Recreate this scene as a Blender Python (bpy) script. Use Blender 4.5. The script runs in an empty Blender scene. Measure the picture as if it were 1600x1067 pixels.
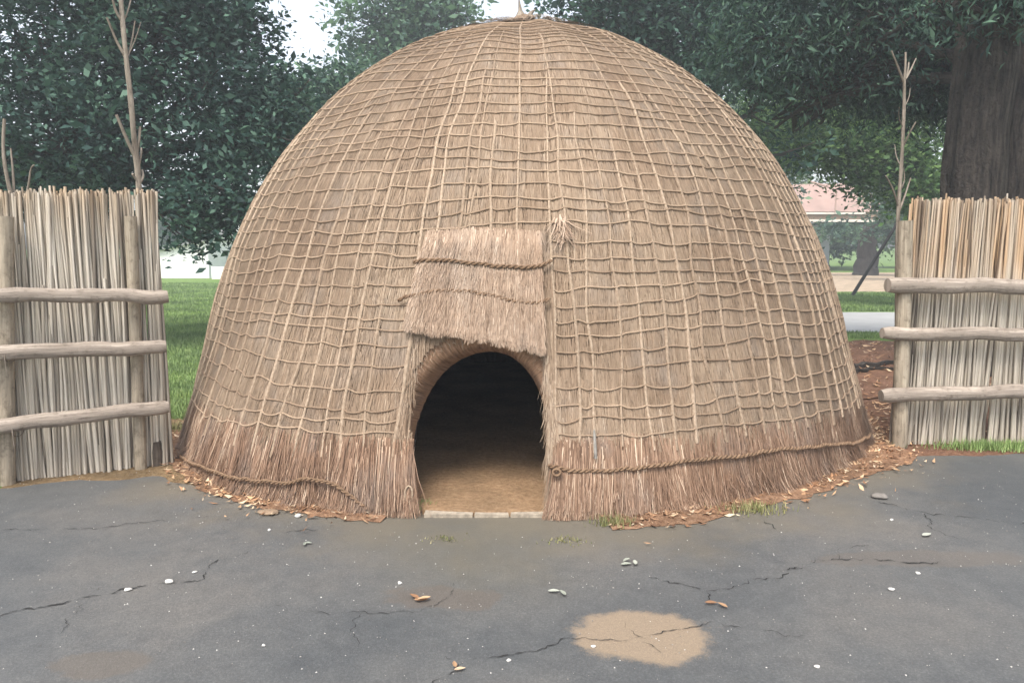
import bpy, math, random
import numpy as np
from mathutils import Vector

rng = np.random.default_rng(7)
random.seed(7)
R = math.radians
SC = bpy.context.scene
COL = SC.collection

# ------------------------------------------------------------------ camera
F, PX, PY, PIT, CAMH = 1180.0, 800.0, 533.5, R(7.1), 1.6
cam = bpy.data.cameras.new('camera')
cam.sensor_width = 36
cam.lens = 36 * F / 1600
cam.clip_end = 3000
camo = bpy.data.objects.new('camera', cam)
COL.objects.link(camo)
camo.location = (0, 0, CAMH)
camo.rotation_euler = (R(90) - PIT, 0, 0)
SC.camera = camo

# ------------------------------------------------------------------ sky, sun, exposure
SUN_EL, SUN_ROT = R(58), R(200)          # compass rotation of the sun, behind and left of the camera
world = bpy.data.worlds.new('World')
SC.world = world
world.use_nodes = True
nt = world.node_tree
bgn = nt.nodes['Background']
sky = nt.nodes.new('ShaderNodeTexSky')
sky.sky_type = 'NISHITA'
sky.sun_disc = False
sky.sun_elevation = SUN_EL
sky.sun_rotation = SUN_ROT
sky.dust_density = 3.0
hsv = nt.nodes.new('ShaderNodeHueSaturation')
hsv.inputs['Saturation'].default_value = 0.42
nt.links.new(sky.outputs[0], hsv.inputs['Color'])
nt.links.new(hsv.outputs[0], bgn.inputs['Color'])
bgn.inputs['Strength'].default_value = 0.15
sl = bpy.data.lights.new('sun', 'SUN')
sl.energy = 1.5
sl.angle = R(25)
sl.color = (1.0, 0.95, 0.88)
so = bpy.data.objects.new('sun', sl)
COL.objects.link(so)
sd = Vector((math.sin(SUN_ROT) * math.cos(SUN_EL), math.cos(SUN_ROT) * math.cos(SUN_EL), math.sin(SUN_EL)))
so.rotation_euler = sd.to_track_quat('Z', 'Y').to_euler()
vs = SC.view_settings
vs.view_transform = 'Standard'
vs.look = 'None'
vs.gamma = 1
vs.use_curve_mapping = False
vs.exposure = 1.3

# ------------------------------------------------------------------ helpers
def at(x, y, Y):
    """world point on the sight line through photo pixel x, y at distance Y"""
    dx, dv = (x - PX) / F, (PY - y) / F
    fy = math.cos(PIT) + dv * math.sin(PIT)
    fz = -math.sin(PIT) + dv * math.cos(PIT)
    k = Y / fy
    return np.array([dx * k, Y, CAMH + fz * k])

def gnd(x, y, z=0.0):
    dv = (PY - y) / F
    fy = math.cos(PIT) + dv * math.sin(PIT)
    fz = -math.sin(PIT) + dv * math.cos(PIT)
    k = (z - CAMH) / fz
    return np.array([(x - PX) / F * k, fy * k, z])

def hashn(i, j, seed):
    v = np.sin(i * 127.1 + j * 311.7 + seed * 74.7) * 43758.5453
    return v - np.floor(v)

def vnoise(x, y, seed=0):
    x = np.asarray(x, float); y = np.asarray(y, float)
    i, j = np.floor(x), np.floor(y)
    u, v = x - i, y - j
    u = u * u * (3 - 2 * u); v = v * v * (3 - 2 * v)
    a = hashn(i, j, seed); b = hashn(i + 1, j, seed)
    c = hashn(i, j + 1, seed); d = hashn(i + 1, j + 1, seed)
    return (a * (1 - u) + b * u) * (1 - v) + (c * (1 - u) + d * u) * v - 0.5

def in_poly(px, py, poly):
    poly = np.asarray(poly, float)
    inside = np.zeros(px.shape, bool)
    n = len(poly)
    for i in range(n):
        x0, y0 = poly[i]; x1, y1 = poly[(i + 1) % n]
        c = ((y0 > py) != (y1 > py)) & (px < (x1 - x0) * (py - y0) / (y1 - y0 + 1e-12) + x0)
        inside ^= c
    return inside

class MB:
    """collects vertices and faces, builds ONE mesh object"""
    def __init__(s):
        s.V = []; s.Fq = []; s.Ft = []; s.mq = []; s.mt = []; s.rn = []; s.tc = []; s.n = 0
    def add(s, V, quads=None, tris=None, mat=0, rnd=0.5, tc=None):
        V = np.asarray(V, float).reshape(-1, 3)
        s.V.append(V)
        s.rn.append(np.broadcast_to(np.asarray(rnd, float), (len(V),)).copy())
        s.tc.append(V.copy() if tc is None else np.asarray(tc, float).reshape(-1, 3))
        if quads is not None and len(quads):
            q = np.asarray(quads, int).reshape(-1, 4) + s.n
            s.Fq.append(q); s.mq.append(np.full(len(q), mat))
        if tris is not None and len(tris):
            t = np.asarray(tris, int).reshape(-1, 3) + s.n
            s.Ft.append(t); s.mt.append(np.full(len(t), mat))
        s.n += len(V)
    def build(s, name, mats, parent=None, smooth=True, loc=None):
        V = np.concatenate(s.V)
        if loc is not None: V = V - np.asarray(loc)
        q = np.concatenate(s.Fq) if s.Fq else np.zeros((0, 4), int)
        t = np.concatenate(s.Ft) if s.Ft else np.zeros((0, 3), int)
        me = bpy.data.meshes.new(name)
        me.vertices.add(len(V))
        me.vertices.foreach_set('co', V.ravel())
        me.loops.add(len(q) * 4 + len(t) * 3)
        me.loops.foreach_set('vertex_index', np.concatenate([q.ravel(), t.ravel()]))
        me.polygons.add(len(q) + len(t))
        st = np.concatenate([np.arange(len(q)) * 4, len(q) * 4 + np.arange(len(t)) * 3])
        me.polygons.foreach_set('loop_start', st)
        me.polygons.foreach_set('material_index', np.concatenate(s.mq + s.mt).astype(int))
        me.polygons.foreach_set('use_smooth', np.full(len(q) + len(t), smooth))
        a = me.attributes.new('rnd', 'FLOAT', 'POINT')
        a.data.foreach_set('value', np.concatenate(s.rn))
        b = me.attributes.new('tc', 'FLOAT_VECTOR', 'POINT')
        b.data.foreach_set('vector', np.concatenate(s.tc).ravel())
        me.update(calc_edges=True)
        me.validate()
        for m in (mats if isinstance(mats, (list, tuple)) else [mats]): me.materials.append(m)
        o = bpy.data.objects.new(name, me)
        COL.objects.link(o)
        if parent: o.parent = parent
        if loc is not None: o.location = loc
        return o

def tube(mb, P, rad, sides=7, mat=0, rnd=0.5, cap=True, lobes=None):
    P = np.asarray(P, float); n = len(P)
    rad = np.broadcast_to(np.asarray(rad, float), (n,))
    T = np.gradient(P, axis=0)
    T /= np.linalg.norm(T, axis=1)[:, None] + 1e-12
    ref = np.array([0, 0, 1.0]) if abs(T[:, 2]).mean() < 0.8 else np.array([1.0, 0, 0])
    A = np.cross(T, ref); A /= np.linalg.norm(A, axis=1)[:, None] + 1e-12
    B = np.cross(T, A)
    th = np.arange(sides) * 2 * np.pi / sides
    rr = rad[:, None] * (np.ones(sides) if lobes is None else lobes(th)[None, :])
    V = P[:, None] + rr[..., None] * (A[:, None] * np.cos(th)[None, :, None] + B[:, None] * np.sin(th)[None, :, None])
    L = np.concatenate([[0], np.cumsum(np.linalg.norm(np.diff(P, axis=0), axis=1))])
    tc = np.stack([np.broadcast_to(th * rad.mean(), (n, sides)), np.broadcast_to(L[:, None], (n, sides)),
                   np.full((n, sides), float(np.mean(rnd)) * 50)], -1)
    i = np.arange(n - 1)[:, None] * sides; j = np.arange(sides)[None]; k = (j + 1) % sides
    Q = np.stack([i + j, i + k, i + sides + k, i + sides + j], -1).reshape(-1, 4)
    mb.add(V, Q, mat=mat, rnd=rnd, tc=tc)
    if cap:
        for e, base in ((0, V[0]), (-1, V[-1])):
            c = np.vstack([base, P[e]])
            tr = [(sides, (m + 1) % sides, m) if e == 0 else (sides, m, (m + 1) % sides) for m in range(sides)]
            mb.add(c, tris=tr, mat=mat, rnd=rnd)

def box(mb, lo, hi, mat=0, rot=0.0, ctr=None, rnd=0.5):
    lo, hi = np.asarray(lo, float), np.asarray(hi, float)
    V = np.array([[(lo, hi)[i][0], (lo, hi)[j][1], (lo, hi)[k][2]] for i in (0, 1) for j in (0, 1) for k in (0, 1)])
    if rot:
        c = np.array(ctr if ctr is not None else (lo + hi) / 2)
        d = V - c
        V = np.stack([c[0] + d[:, 0] * math.cos(rot) - d[:, 1] * math.sin(rot),
                      c[1] + d[:, 0] * math.sin(rot) + d[:, 1] * math.cos(rot), V[:, 2]], -1)
    mb.add(V, [(0, 1, 3, 2), (4, 6, 7, 5), (0, 4, 5, 1), (2, 3, 7, 6), (0, 2, 6, 4), (1, 5, 7, 3)], mat=mat, rnd=rnd)

def spline(pts, n):
    """smooth resampling of a polyline"""
    p = np.asarray(pts, float)
    for _ in range(2):
        q = [p[0]]
        for a, b in zip(p[:-1], p[1:]): q += [a * .75 + b * .25, a * .25 + b * .75]
        q.append(p[-1]); p = np.array(q)
    L = np.concatenate([[0], np.cumsum(np.linalg.norm(np.diff(p, axis=0), axis=1))])
    s = np.linspace(0, L[-1], n)
    return np.stack([np.interp(s, L, p[:, k]) for k in range(p.shape[1])], -1)

def empty(name, loc):
    o = bpy.data.objects.new(name, None)
    COL.objects.link(o); o.location = loc
    o.empty_display_size = 0.2
    return o

def tag(o, label=None, cat=None, group=None, kind=None):
    if label: o['label'] = label
    if cat: o['category'] = cat
    if group: o['group'] = group
    if kind: o['kind'] = kind
    return o

def parent_keep(child, root):
    child.parent = root
    child.matrix_parent_inverse = root.matrix_world.inverted() if False else child.matrix_parent_inverse
    child.location = Vector(child.location) - Vector(root.location)

# ------------------------------------------------------------------ materials
class NT:
    def __init__(s, name, rough=0.9, spec=0.25):
        s.m = bpy.data.materials.new(name); s.m.use_nodes = True
        s.t = s.m.node_tree; s.b = s.t.nodes['Principled BSDF']
        s.b.inputs['Roughness'].default_value = rough
        s.b.inputs['Specular IOR Level'].default_value = spec
    def n(s, typ, **kw):
        nd = s.t.nodes.new(typ)
        for k, v in kw.items():
            if k in nd.inputs: nd.inputs[k].default_value = v
            else: setattr(nd, k, v)
        return nd
    def l(s, a, b): s.t.links.new(a, b)
    def tc(s, sx=1, sy=1, sz=1):
        a = s.n('ShaderNodeAttribute', attribute_name='tc')
        m = s.n('ShaderNodeMapping'); m.inputs['Scale'].default_value = (sx, sy, sz)
        s.l(a.outputs['Vector'], m.inputs['Vector']); return m.outputs[0]
    def pos(s, sx=1, sy=1, sz=1):
        a = s.n('ShaderNodeNewGeometry')
        m = s.n('ShaderNodeMapping'); m.inputs['Scale'].default_value = (sx, sy, sz)
        s.l(a.outputs['Position'], m.inputs['Vector']); return m.outputs[0]
    def rnd(s):
        return s.n('ShaderNodeAttribute', attribute_name='rnd').outputs['Fac']
    def noise(s, vec, scale=1.0, detail=3.0, rough=0.55):
        nd = s.n('ShaderNodeTexNoise'); nd.inputs['Scale'].default_value = scale
        nd.inputs['Detail'].default_value = detail; nd.inputs['Roughness'].default_value = rough
        s.l(vec, nd.inputs['Vector']); return nd.outputs['Fac']
    def ramp(s, fac, stops):
        r = s.n('ShaderNodeValToRGB'); e = r.color_ramp.elements
        while len(e) < len(stops): e.new(0.5)
        for el, (p, c) in zip(e, stops):
            el.position = p; el.color = (*c, 1) if len(c) == 3 else c
        s.l(fac, r.inputs['Fac']); return r.outputs['Color']
    def mix(s, fac, a, b, mode='MIX'):
        m = s.n('ShaderNodeMix', data_type='RGBA', blend_type=mode)
        for v, k in ((fac, 0), (a, 6), (b, 7)):
            if isinstance(v, (int, float)): m.inputs[k].default_value = v
            elif isinstance(v, tuple): m.inputs[k].default_value = (*v, 1)
            else: s.l(v, m.inputs[k])
        return m.outputs[2]
    def math(s, op, a, b=0.0, clamp=False):
        m = s.n('ShaderNodeMath', operation=op, use_clamp=clamp)
        for v, k in ((a, 0), (b, 1)):
            if isinstance(v, (int, float)): m.inputs[k].default_value = v
            else: s.l(v, m.inputs[k])
        return m.outputs[0]
    def bump(s, h, strength=0.3, dist=0.01):
        b = s.n('ShaderNodeBump'); b.inputs['Strength'].default_value = strength
        b.inputs['Distance'].default_value = dist
        s.l(h, b.inputs['Height']); s.l(b.outputs[0], s.b.inputs['Normal'])
    def col(s, c): s.l(c, s.b.inputs['Base Color'])

def mat_thatch(name, dark, mid, pale, patch, fib=230.0, run=5.0):
    k = NT(name, 0.95, 0.1)
    f = k.noise(k.tc(fib, run, 1), 1.0, 4, 0.65)
    c = k.ramp(f, [(0.28, dark), (0.5, mid), (0.78, pale)])
    big = k.noise(k.tc(1.1, .9, 1), 1.0, 4, 0.6)
    c2 = k.mix(k.math('MULTIPLY', k.ramp(big, [(0.42, (0, 0, 0)), (0.68, (1, 1, 1))]), 0.75), c, patch, 'MULTIPLY')
    gw = k.noise(k.tc(2.6, 1.7, 1), 1.0, 5, .65)
    c2 = k.mix(k.math('MULTIPLY', k.ramp(gw, [(.52, (0, 0, 0)), (.68, (1, 1, 1))]), .6), c2, k.mix(.5, c2, (.24, .215, .19)))
    med = k.noise(k.tc(9, 2.2, 1), 1.0, 3)
    c3 = k.mix(0.55, c2, k.ramp(med, [(0.3, (0.62, 0.60, 0.58)), (0.7, (1.25, 1.2, 1.16))]), 'MULTIPLY')
    k.col(c3); k.bump(f, 0.8, 0.012); return k.m

def mat_straw(name, stops, patch=(0.75, 0.66, 0.58), spec=0.2):
    k = NT(name, 0.8, spec)
    c = k.ramp(k.rnd(), stops)
    big = k.noise(k.tc(1.3, 1.0, 1), 1.0, 4, 0.6)
    c = k.mix(k.math('MULTIPLY', k.ramp(big, [(0.42, (0, 0, 0)), (0.66, (1, 1, 1))]), 0.8), c, patch, 'MULTIPLY')
    gw = k.noise(k.tc(2.6, 1.7, 1), 1.0, 5, .65)
    c = k.mix(k.math('MULTIPLY', k.ramp(gw, [(.50, (0, 0, 0)), (.66, (1, 1, 1))]), .6), c, k.mix(.5, c, (.25, .225, .20)))
    dk = k.noise(k.tc(14, 3.5, 1), 1.0, 4, .6)
    c = k.mix(.7, c, k.ramp(dk, [(.30, (.70, .67, .63)), (.46, (1, 1, 1)), (.75, (1.12, 1.1, 1.08))]), 'MULTIPLY')
    k.col(c); return k.m

def mat_rope(name, a, b):
    k = NT(name, 0.9, 0.15)
    f = k.noise(k.tc(60, 45, 1), 1.0, 3)
    c = k.ramp(f, [(0.25, a), (0.75, b)])
    c = k.mix(.8, c, k.ramp(k.rnd(), [(0, (.74, .70, .66)), (.6, (.94, .92, .89)), (1, (1.2, 1.19, 1.17))]), 'MULTIPLY')
    v = k.noise(k.pos(1.2, 1.2, 1.2), 1.0, 3)
    c = k.mix(0.6, c, k.ramp(v, [(0.3, (0.7, 0.66, 0.62)), (0.7, (1.15, 1.13, 1.1))]), 'MULTIPLY')
    k.col(c); k.bump(f, 0.6, 0.006); return k.m

def mat_wood(name, a, b, fib=60.0, run=3.0, bump=0.5, dist=.012):
    k = NT(name, 0.88, 0.2)
    f = k.noise(k.tc(fib, run, 1), 1.0, 4, 0.6)
    g = k.noise(k.tc(6, 2.5, 1), 1.0, 3)
    c = k.ramp(f, [(0.28, a), (0.72, b)])
    c = k.mix(0.5, c, k.ramp(g, [(0.3, (0.6, 0.58, 0.55)), (0.7, (1.2, 1.18, 1.15))]), 'MULTIPLY')
    sp_ = k.noise(k.tc(22, 14, 1), 1.0, 4, .7)
    c = k.mix(.75, c, k.ramp(sp_, [(0.32, (.5, .47, .44)), (0.48, (1, 1, 1)), (.75, (1.15, 1.14, 1.12))]), 'MULTIPLY')
    k.col(c); k.bump(k.math('ADD', f, k.math('MULTIPLY', sp_, 1.2)), bump, dist); return k.m

def mat_plain(name, c, var=0.25, scale=3.0, rough=0.85, bump=0.15):
    k = NT(name, rough, 0.3)
    f = k.noise(k.pos(), scale, 5, 0.6)
    k.col(k.mix(1.0, c, k.ramp(f, [(0.25, (1 - var,) * 3), (0.75, (1 + var * .5,) * 3)]), 'MULTIPLY'))
    k.bump(f, bump, 0.02); return k.m

def mat_leaf(name, stops, trans=0.25, rough=0.6, spec=0.25):
    k = NT(name, rough, spec)
    c = k.ramp(k.rnd(), stops)
    big = k.noise(k.pos(.8, .8, .8), 1.0, 3)
    c = k.mix(0.7, c, k.ramp(big, [(0.3, (0.45, 0.48, 0.54)), (0.7, (1.4, 1.36, 1.2))]), 'MULTIPLY')
    k.col(c)
    t = k.n('ShaderNodeBsdfTranslucent'); k.l(c, t.inputs['Color'])
    mx = k.n('ShaderNodeMixShader'); mx.inputs[0].default_value = trans
    out = k.t.nodes['Material Output']
    k.l(k.b.outputs[0], mx.inputs[1]); k.l(t.outputs[0], mx.inputs[2]); k.l(mx.outputs[0], out.inputs['Surface'])
    return k.m

M = {}
M['thatch'] = mat_thatch('thatch', (.185, .132, .089), (.274, .200, .138), (.373, .285, .203), (.70, .65, .62))
M['straw'] = mat_straw('straw', [(0, (.17, .119, .079)), (.4, (.274, .199, .137)), (.8, (.373, .282, .200)), (1, (.50, .405, .305))], (.72, .66, .62))
M['skirt'] = mat_straw('skirt_straw', [(0, (.105, .062, .040)), (.4, (.225, .140, .092)), (.8, (.345, .228, .155)), (1, (.56, .435, .32))], (.84, .78, .74))
M['flap'] = mat_straw('flap_straw', [(0, (.16, .108, .073)), (.35, (.30, .211, .149)), (.8, (.415, .308, .226)), (1, (.55, .435, .335))], (.9, .86, .82))
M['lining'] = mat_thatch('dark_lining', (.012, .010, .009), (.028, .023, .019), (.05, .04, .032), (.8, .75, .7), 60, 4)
M['rope'] = mat_rope('pale_rope', (.245, .180, .128), (.44, .352, .268))
M['cross'] = mat_rope('tan_rope', (.225, .160, .112), (.385, .292, .212))
M['twist'] = mat_rope('brown_rope', (.13, .082, .052), (.30, .205, .135))
M['arch'] = mat_thatch('woven_arch', (.13, .078, .047), (.29, .18, .115), (.42, .28, .19), (.85, .8, .75), 7, 90)
M['wood'] = mat_wood('weathered_log', (.19, .155, .125), (.42, .36, .305))
M['woodb'] = mat_wood('weathered_post', (.20, .165, .12), (.42, .36, .28))
M['stick'] = mat_wood('dry_stick', (.14, .115, .09), (.34, .295, .245), 40, 4)
M['peg'] = mat_plain('pale_peg', (.27, .25, .22), .4, 25, 1.0)

def mat_reed(name, body, bodyb, stain, zlo, zhi):
    k = NT(name, 0.7, 0.3)
    c = k.ramp(k.rnd(), [(0, (.16, .135, .11)), (.35, body), (.8, bodyb), (1, (.60, .54, .45))])
    f = k.noise(k.tc(30, 2.2, 1), 1.0, 3)
    c = k.mix(.6, c, k.ramp(f, [(.3, (.62, .6, .57)), (.7, (1.2, 1.18, 1.15))]), 'MULTIPLY')
    sep = k.n('ShaderNodeSeparateXYZ'); g = k.n('ShaderNodeNewGeometry'); k.l(g.outputs['Position'], sep.inputs[0])
    h = k.n('ShaderNodeMapRange'); h.inputs[1].default_value = zlo; h.inputs[2].default_value = zhi
    k.l(sep.outputs[2], h.inputs[0])
    pz = k.math('MULTIPLY', h.outputs[0], k.ramp(k.noise(k.pos(9, 9, .6), 1.0, 2), [(.3, (.1, .1, .1)), (.65, (1, 1, 1))]))
    c = k.mix(pz, c, stain, 'MULTIPLY')
    k.col(c); k.bump(f, .3, .004); return k.m
M['reed_l'] = mat_reed('grey_reed', (.45, .40, .33), (.60, .55, .475), (.85, .70, .55), 1.6, 1.98)
M['reed_r'] = mat_reed('brown_reed', (.42, .37, .30), (.57, .515, .435), (.85, .63, .44), 1.15, 1.5)

# ------------------------------------------------------------------ ground
def mat_lawn():
    k = NT('lawn', 0.95, 0.1)
    f = k.noise(k.pos(), 18, 5, .7); g = k.noise(k.pos(), .35, 4, .6)
    c = k.ramp(f, [(.3, (.075, .125, .032)), (.55, (.15, .24, .065)), (.8, (.25, .35, .115))])
    c = k.mix(.6, c, k.ramp(g, [(.35, (.75, .85, .7)), (.65, (1.25, 1.1, 1.1))]), 'MULTIPLY')
    k.col(c); k.bump(f, .7, .04); return k.m

def mat_earth(name, a, b, c_):
    k = NT(name, 0.95, 0.1)
    f = k.noise(k.pos(), 26, 6, .7); g = k.noise(k.pos(), 2.2, 4, .6)
    c = k.ramp(f, [(.3, a), (.5, b), (.75, c_)])
    c = k.mix(.7, c, k.ramp(g, [(.35, (.6, .58, .55)), (.68, (1.3, 1.22, 1.15))]), 'MULTIPLY')
    k.col(c); k.bump(f, .9, .03); return k.m

HX, HY = 0.113, 7.47
def mat_asphalt():
    k = NT('asphalt', 0.6, 0.45)
    p = k.pos()
    fine = k.noise(p, 160, 3, .8); mid = k.noise(p, 9, 5, .65); big = k.noise(p, .75, 4, .55)
    c = k.ramp(big, [(.36, (.068, .073, .076)), (.5, (.092, .094, .093)), (.64, (.118, .113, .105))])  # broad mottling; its bluish end paints sky sheen into the colour
    c = k.mix(.5, c, k.ramp(mid, [(.3, (.70, .70, .70)), (.7, (1.22, 1.2, 1.15))]), 'MULTIPLY')
    c = k.mix(.75, c, k.ramp(k.noise(p, 95, 4, .85), [(.3, (.62, .62, .62)), (.52, (1, 1, 1)), (.70, (1.75, 1.72, 1.7))]), 'MULTIPLY')
    # dust trodden out of the doorway and washed off the wall
    sep = k.n('ShaderNodeVectorMath', operation='DISTANCE'); k.l(p, sep.inputs[0]); sep.inputs[1].default_value = (HX, HY, 0)
    wob = k.math('MULTIPLY', k.math('SUBTRACT', k.noise(p, 1.6, 4, .6), .5), 1.6)
    d = k.math('ADD', sep.outputs['Value'], wob)
    mr = k.n('ShaderNodeMapRange', interpolation_type='SMOOTHSTEP'); k.l(d, mr.inputs[0])
    for i, v in ((1, 3.2), (2, 4.0), (3, .62), (4, 0)): mr.inputs[i].default_value = v
    c = k.mix(mr.outputs[0], c, (.15, .125, .085))
    sd2 = k.n('ShaderNodeVectorMath', operation='DISTANCE'); k.l(p, sd2.inputs[0])
    dr = gnd(745, 850); sd2.inputs[1].default_value = tuple(dr)
    mr2 = k.n('ShaderNodeMapRange', interpolation_type='SMOOTHSTEP')
    k.l(k.math('ADD', sd2.outputs['Value'], k.math('MULTIPLY', wob, .5)), mr2.inputs[0])
    for i, v in ((1, .1), (2, 1.0), (3, .32), (4, 0)): mr2.inputs[i].default_value = v
    c = k.mix(mr2.outputs[0], c, (.15, .13, .088))
    # worn sandy patch
    def patch(cx, cy, w, h, amp, colr, strength, c):
        a = gnd(cx, cy); sx = abs(gnd(cx + w, cy)[0] - a[0]); sy = abs(gnd(cx, cy - h)[1] - gnd(cx, cy + h)[1]) / 2
        mp = k.n('ShaderNodeMapping'); mp.inputs['Location'].default_value = (-a[0] / sx, -a[1] / sy, 0)
        mp.inputs['Scale'].default_value = (1 / sx, 1 / sy, 0); k.l(p, mp.inputs['Vector'])
        ln = k.n('ShaderNodeVectorMath', operation='LENGTH'); k.l(mp.outputs[0], ln.inputs[0])
        w1 = k.math('MULTIPLY', k.math('SUBTRACT', k.noise(p, 2.7, 8, .72), .5), amp)
        w2 = k.math('MULTIPLY', k.math('SUBTRACT', fine, .5), .5)
        dd = k.math('ADD', k.math('ADD', ln.outputs['Value'], w1), w2)
        r = k.n('ShaderNodeMapRange', interpolation_type='SMOOTHSTEP'); k.l(dd, r.inputs[0])
        for i, v in ((1, .8), (2, 1.08), (3, strength), (4, 0)): r.inputs[i].default_value = v
        tex = k.ramp(fine, [(.3, tuple(.72 * q for q in colr)), (.6, colr), (.8, tuple(min(1, 1.5 * q) for q in colr))])
        return k.mix(r.outputs[0], c, tex)
    c = patch(1003, 992, 116, 41, 1.5, (.27, .205, .14), .95, c)
    c = patch(160, 1040, 70, 22, 2.0, (.13, .105, .08), .5, c)
    c = patch(690, 935, 80, 20, 2.4, (.13, .10, .075), .45, c)
    c = patch(1440, 875, 190, 14, 2.2, (.13, .11, .09), .5, c)
    k.col(c)
    k.bump(fine, .5, .006); return k.m

M['lawn'] = mat_lawn()
M['earth'] = mat_earth('red_earth', (.085, .045, .03), (.17, .095, .062), (.28, .175, .12))
M['rim'] = mat_earth('litter_earth', (.13, .072, .045), (.24, .145, .09), (.38, .25, .165))
M['asphalt'] = mat_asphalt()
M['road'] = mat_plain('pale_road', (.36, .36, .35), .15, 2, 1.0)
M['track'] = mat_earth('sandy_track', (.30, .23, .16), (.42, .34, .25), (.52, .44, .34))
M['crack'] = mat_plain('crack', (.030, .029, .028), .3, 20, 1.0)
M['floor'] = mat_earth('clay_floor', (.20, .13, .075), (.30, .20, .118), (.40, .285, .18))
M['sill'] = mat_plain('pale_plaster', (.36, .305, .235), .5, 30)

def sheet(name, poly, z, m, kind='structure', grid=None, wob=0.0):
    """flat filled polygon; edge subdivided and roughened"""
    p = np.asarray(poly, float)
    out = []
    for a, b in zip(p, np.roll(p, -1, 0)):
        n = max(1, int(np.linalg.norm(b - a) / .06)) if wob else 1
        for i in range(n): out.append(a + (b - a) * i / n)
    q = np.array(out)
    if wob:
        q = q + wob * np.stack([vnoise(q[:, 0] * 3.1, q[:, 1] * 3.1, 3) + .6 * vnoise(q[:, 0] * 11, q[:, 1] * 11, 5),
                                vnoise(q[:, 0] * 3.3, q[:, 1] * 3.3, 4) + .6 * vnoise(q[:, 0] * 12, q[:, 1] * 12, 6)], -1)
    me = bpy.data.meshes.new(name)
    me.from_pydata([(x, y, z) for x, y in q], [], [list(range(len(q)))])
    me.materials.append(m)
    o = bpy.data.objects.new(name, me); COL.objects.link(o); o['kind'] = kind
    return o

sheet('lawn', [(-400, -60), (400, -60), (400, 900), (-400, 900)], 0, M['lawn'])
sheet('road', [gnd(1150, 519)[:2], gnd(1900, 519)[:2], gnd(1900, 488)[:2], gnd(1150, 488)[:2]], .004, M['road'])
sheet('sandy_track', [gnd(1130, 456)[:2], gnd(1800, 456)[:2], gnd(1800, 426)[:2], gnd(1130, 426)[:2]], .004, M['track'], wob=.4)
sheet('earth', [gnd(1300, 690)[:2], gnd(1250, 533)[:2], gnd(1400, 532)[:2], gnd(1650, 534)[:2], gnd(1900, 560)[:2], gnd(1900, 720)[:2],
                gnd(1600, 722)[:2], gnd(1400, 730)[:2]], .004, M['earth'], wob=.25)
sheet('earth', [gnd(150, 790)[:2], gnd(330, 780)[:2], gnd(330, 612)[:2], gnd(255, 622)[:2], gnd(60, 700)[:2], gnd(0, 770)[:2]], .004,
      mat_earth('brown_earth', (.12, .08, .045), (.21, .15, .085), (.30, .23, .14)), wob=.25)
yard = [(-14, -4), (14, -4), (14, gnd(1600, 712)[1] + .1), gnd(1600, 711)[:2], gnd(1400, 716)[:2], gnd(1330, 722)[:2], (HX, HY + 1), gnd(300, 765)[:2], gnd(245, 744)[:2],
        gnd(120, 752)[:2], gnd(0, 764)[:2], (-14, gnd(0, 790)[1] - 1.5)]
sheet('asphalt_yard', yard, .008, M['asphalt'], wob=.10)
# strip of soil and straw dust round the foot of the hut
mb = MB()
az = np.linspace(-2.1, 2.1, 420)
def hut_r(a):                       # foot radius with the bulge at the front left
    return 3.13 + .14 * np.exp(-((a + .60) / .36) ** 2) - .10 * np.exp(-((a + 1.5) / .34) ** 2)
wd = .10 + .13 * np.clip(vnoise(az * 5, az * 0, 8) + .4, 0, 1) + .05 * vnoise(az * 40, az * 0, 9) + .14 * np.exp(-((az - .22) / .16) ** 2) + .16 * np.exp(-((az - .95) / .22) ** 2)
wd = np.where(np.abs(az + .07) < .19, .0, wd) 
ri = np.full_like(az, 2.7); ro = hut_r(az) + wd
V = np.concatenate([np.stack([HX + r * np.sin(az), HY - r * np.cos(az), np.full_like(az, z)], -1) for r, z in ((ri, .03), (hut_r(az) - .02, .028), (ro, .0125))])
n = len(az); i = np.arange(n - 1)
Q = np.concatenate([np.stack([k * n + i, k * n + i + n, k * n + i + n + 1, k * n + i + 1], -1) for k in (0, 1)])
Q = Q[np.concatenate([np.abs(az[:-1] + .07) > .2] * 2)]
mb.add(V, Q)
tag(mb.build('soil_strip', M['rim']), kind='structure')

# cracks in the asphalt: thin dark ribbons, each crack one ribbon
mb = MB()
def crack(pts, w):
    P = np.array([gnd(x, y, .0125) for x, y in pts])
    L = np.linalg.norm(np.diff(P, axis=0), axis=1).sum(); n = max(6, int(L / .009))
    s = np.concatenate([[0], np.cumsum(np.linalg.norm(np.diff(P, axis=0), axis=1))])
    q = np.stack([np.interp(np.linspace(0, L, n), s, P[:, k]) for k in range(3)], -1)
    T = np.gradient(q, axis=0); T /= np.linalg.norm(T, axis=1)[:, None]
    N = np.stack([-T[:, 1], T[:, 0], 0 * T[:, 0]], -1)
    t = np.arange(n) * .009; sd = random.random() * 90
    q = q + N * (.055 * vnoise(t * 7, t * 0 + sd, 2) + .035 * vnoise(t * 27, t * 0 + sd, 3) + .018 * vnoise(t * 70, t * 0 + sd, 6))[:, None]
    ww = .62 * w * np.clip(.6 + 1.5 * vnoise(t * 16, t * 0 + sd, 4) + 1.2 * vnoise(t * 50, t * 0 + sd, 7), .05, 1.9) * np.minimum(1, np.minimum(np.arange(n), np.arange(n)[::-1]) / 5 + .1)
    V = np.concatenate([q - N * ww[:, None], q + N * ww[:, None]])
    i = np.arange(n - 1)
    mb.add(V, np.stack([i, i + 1, n + i + 1, n + i], -1))
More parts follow.
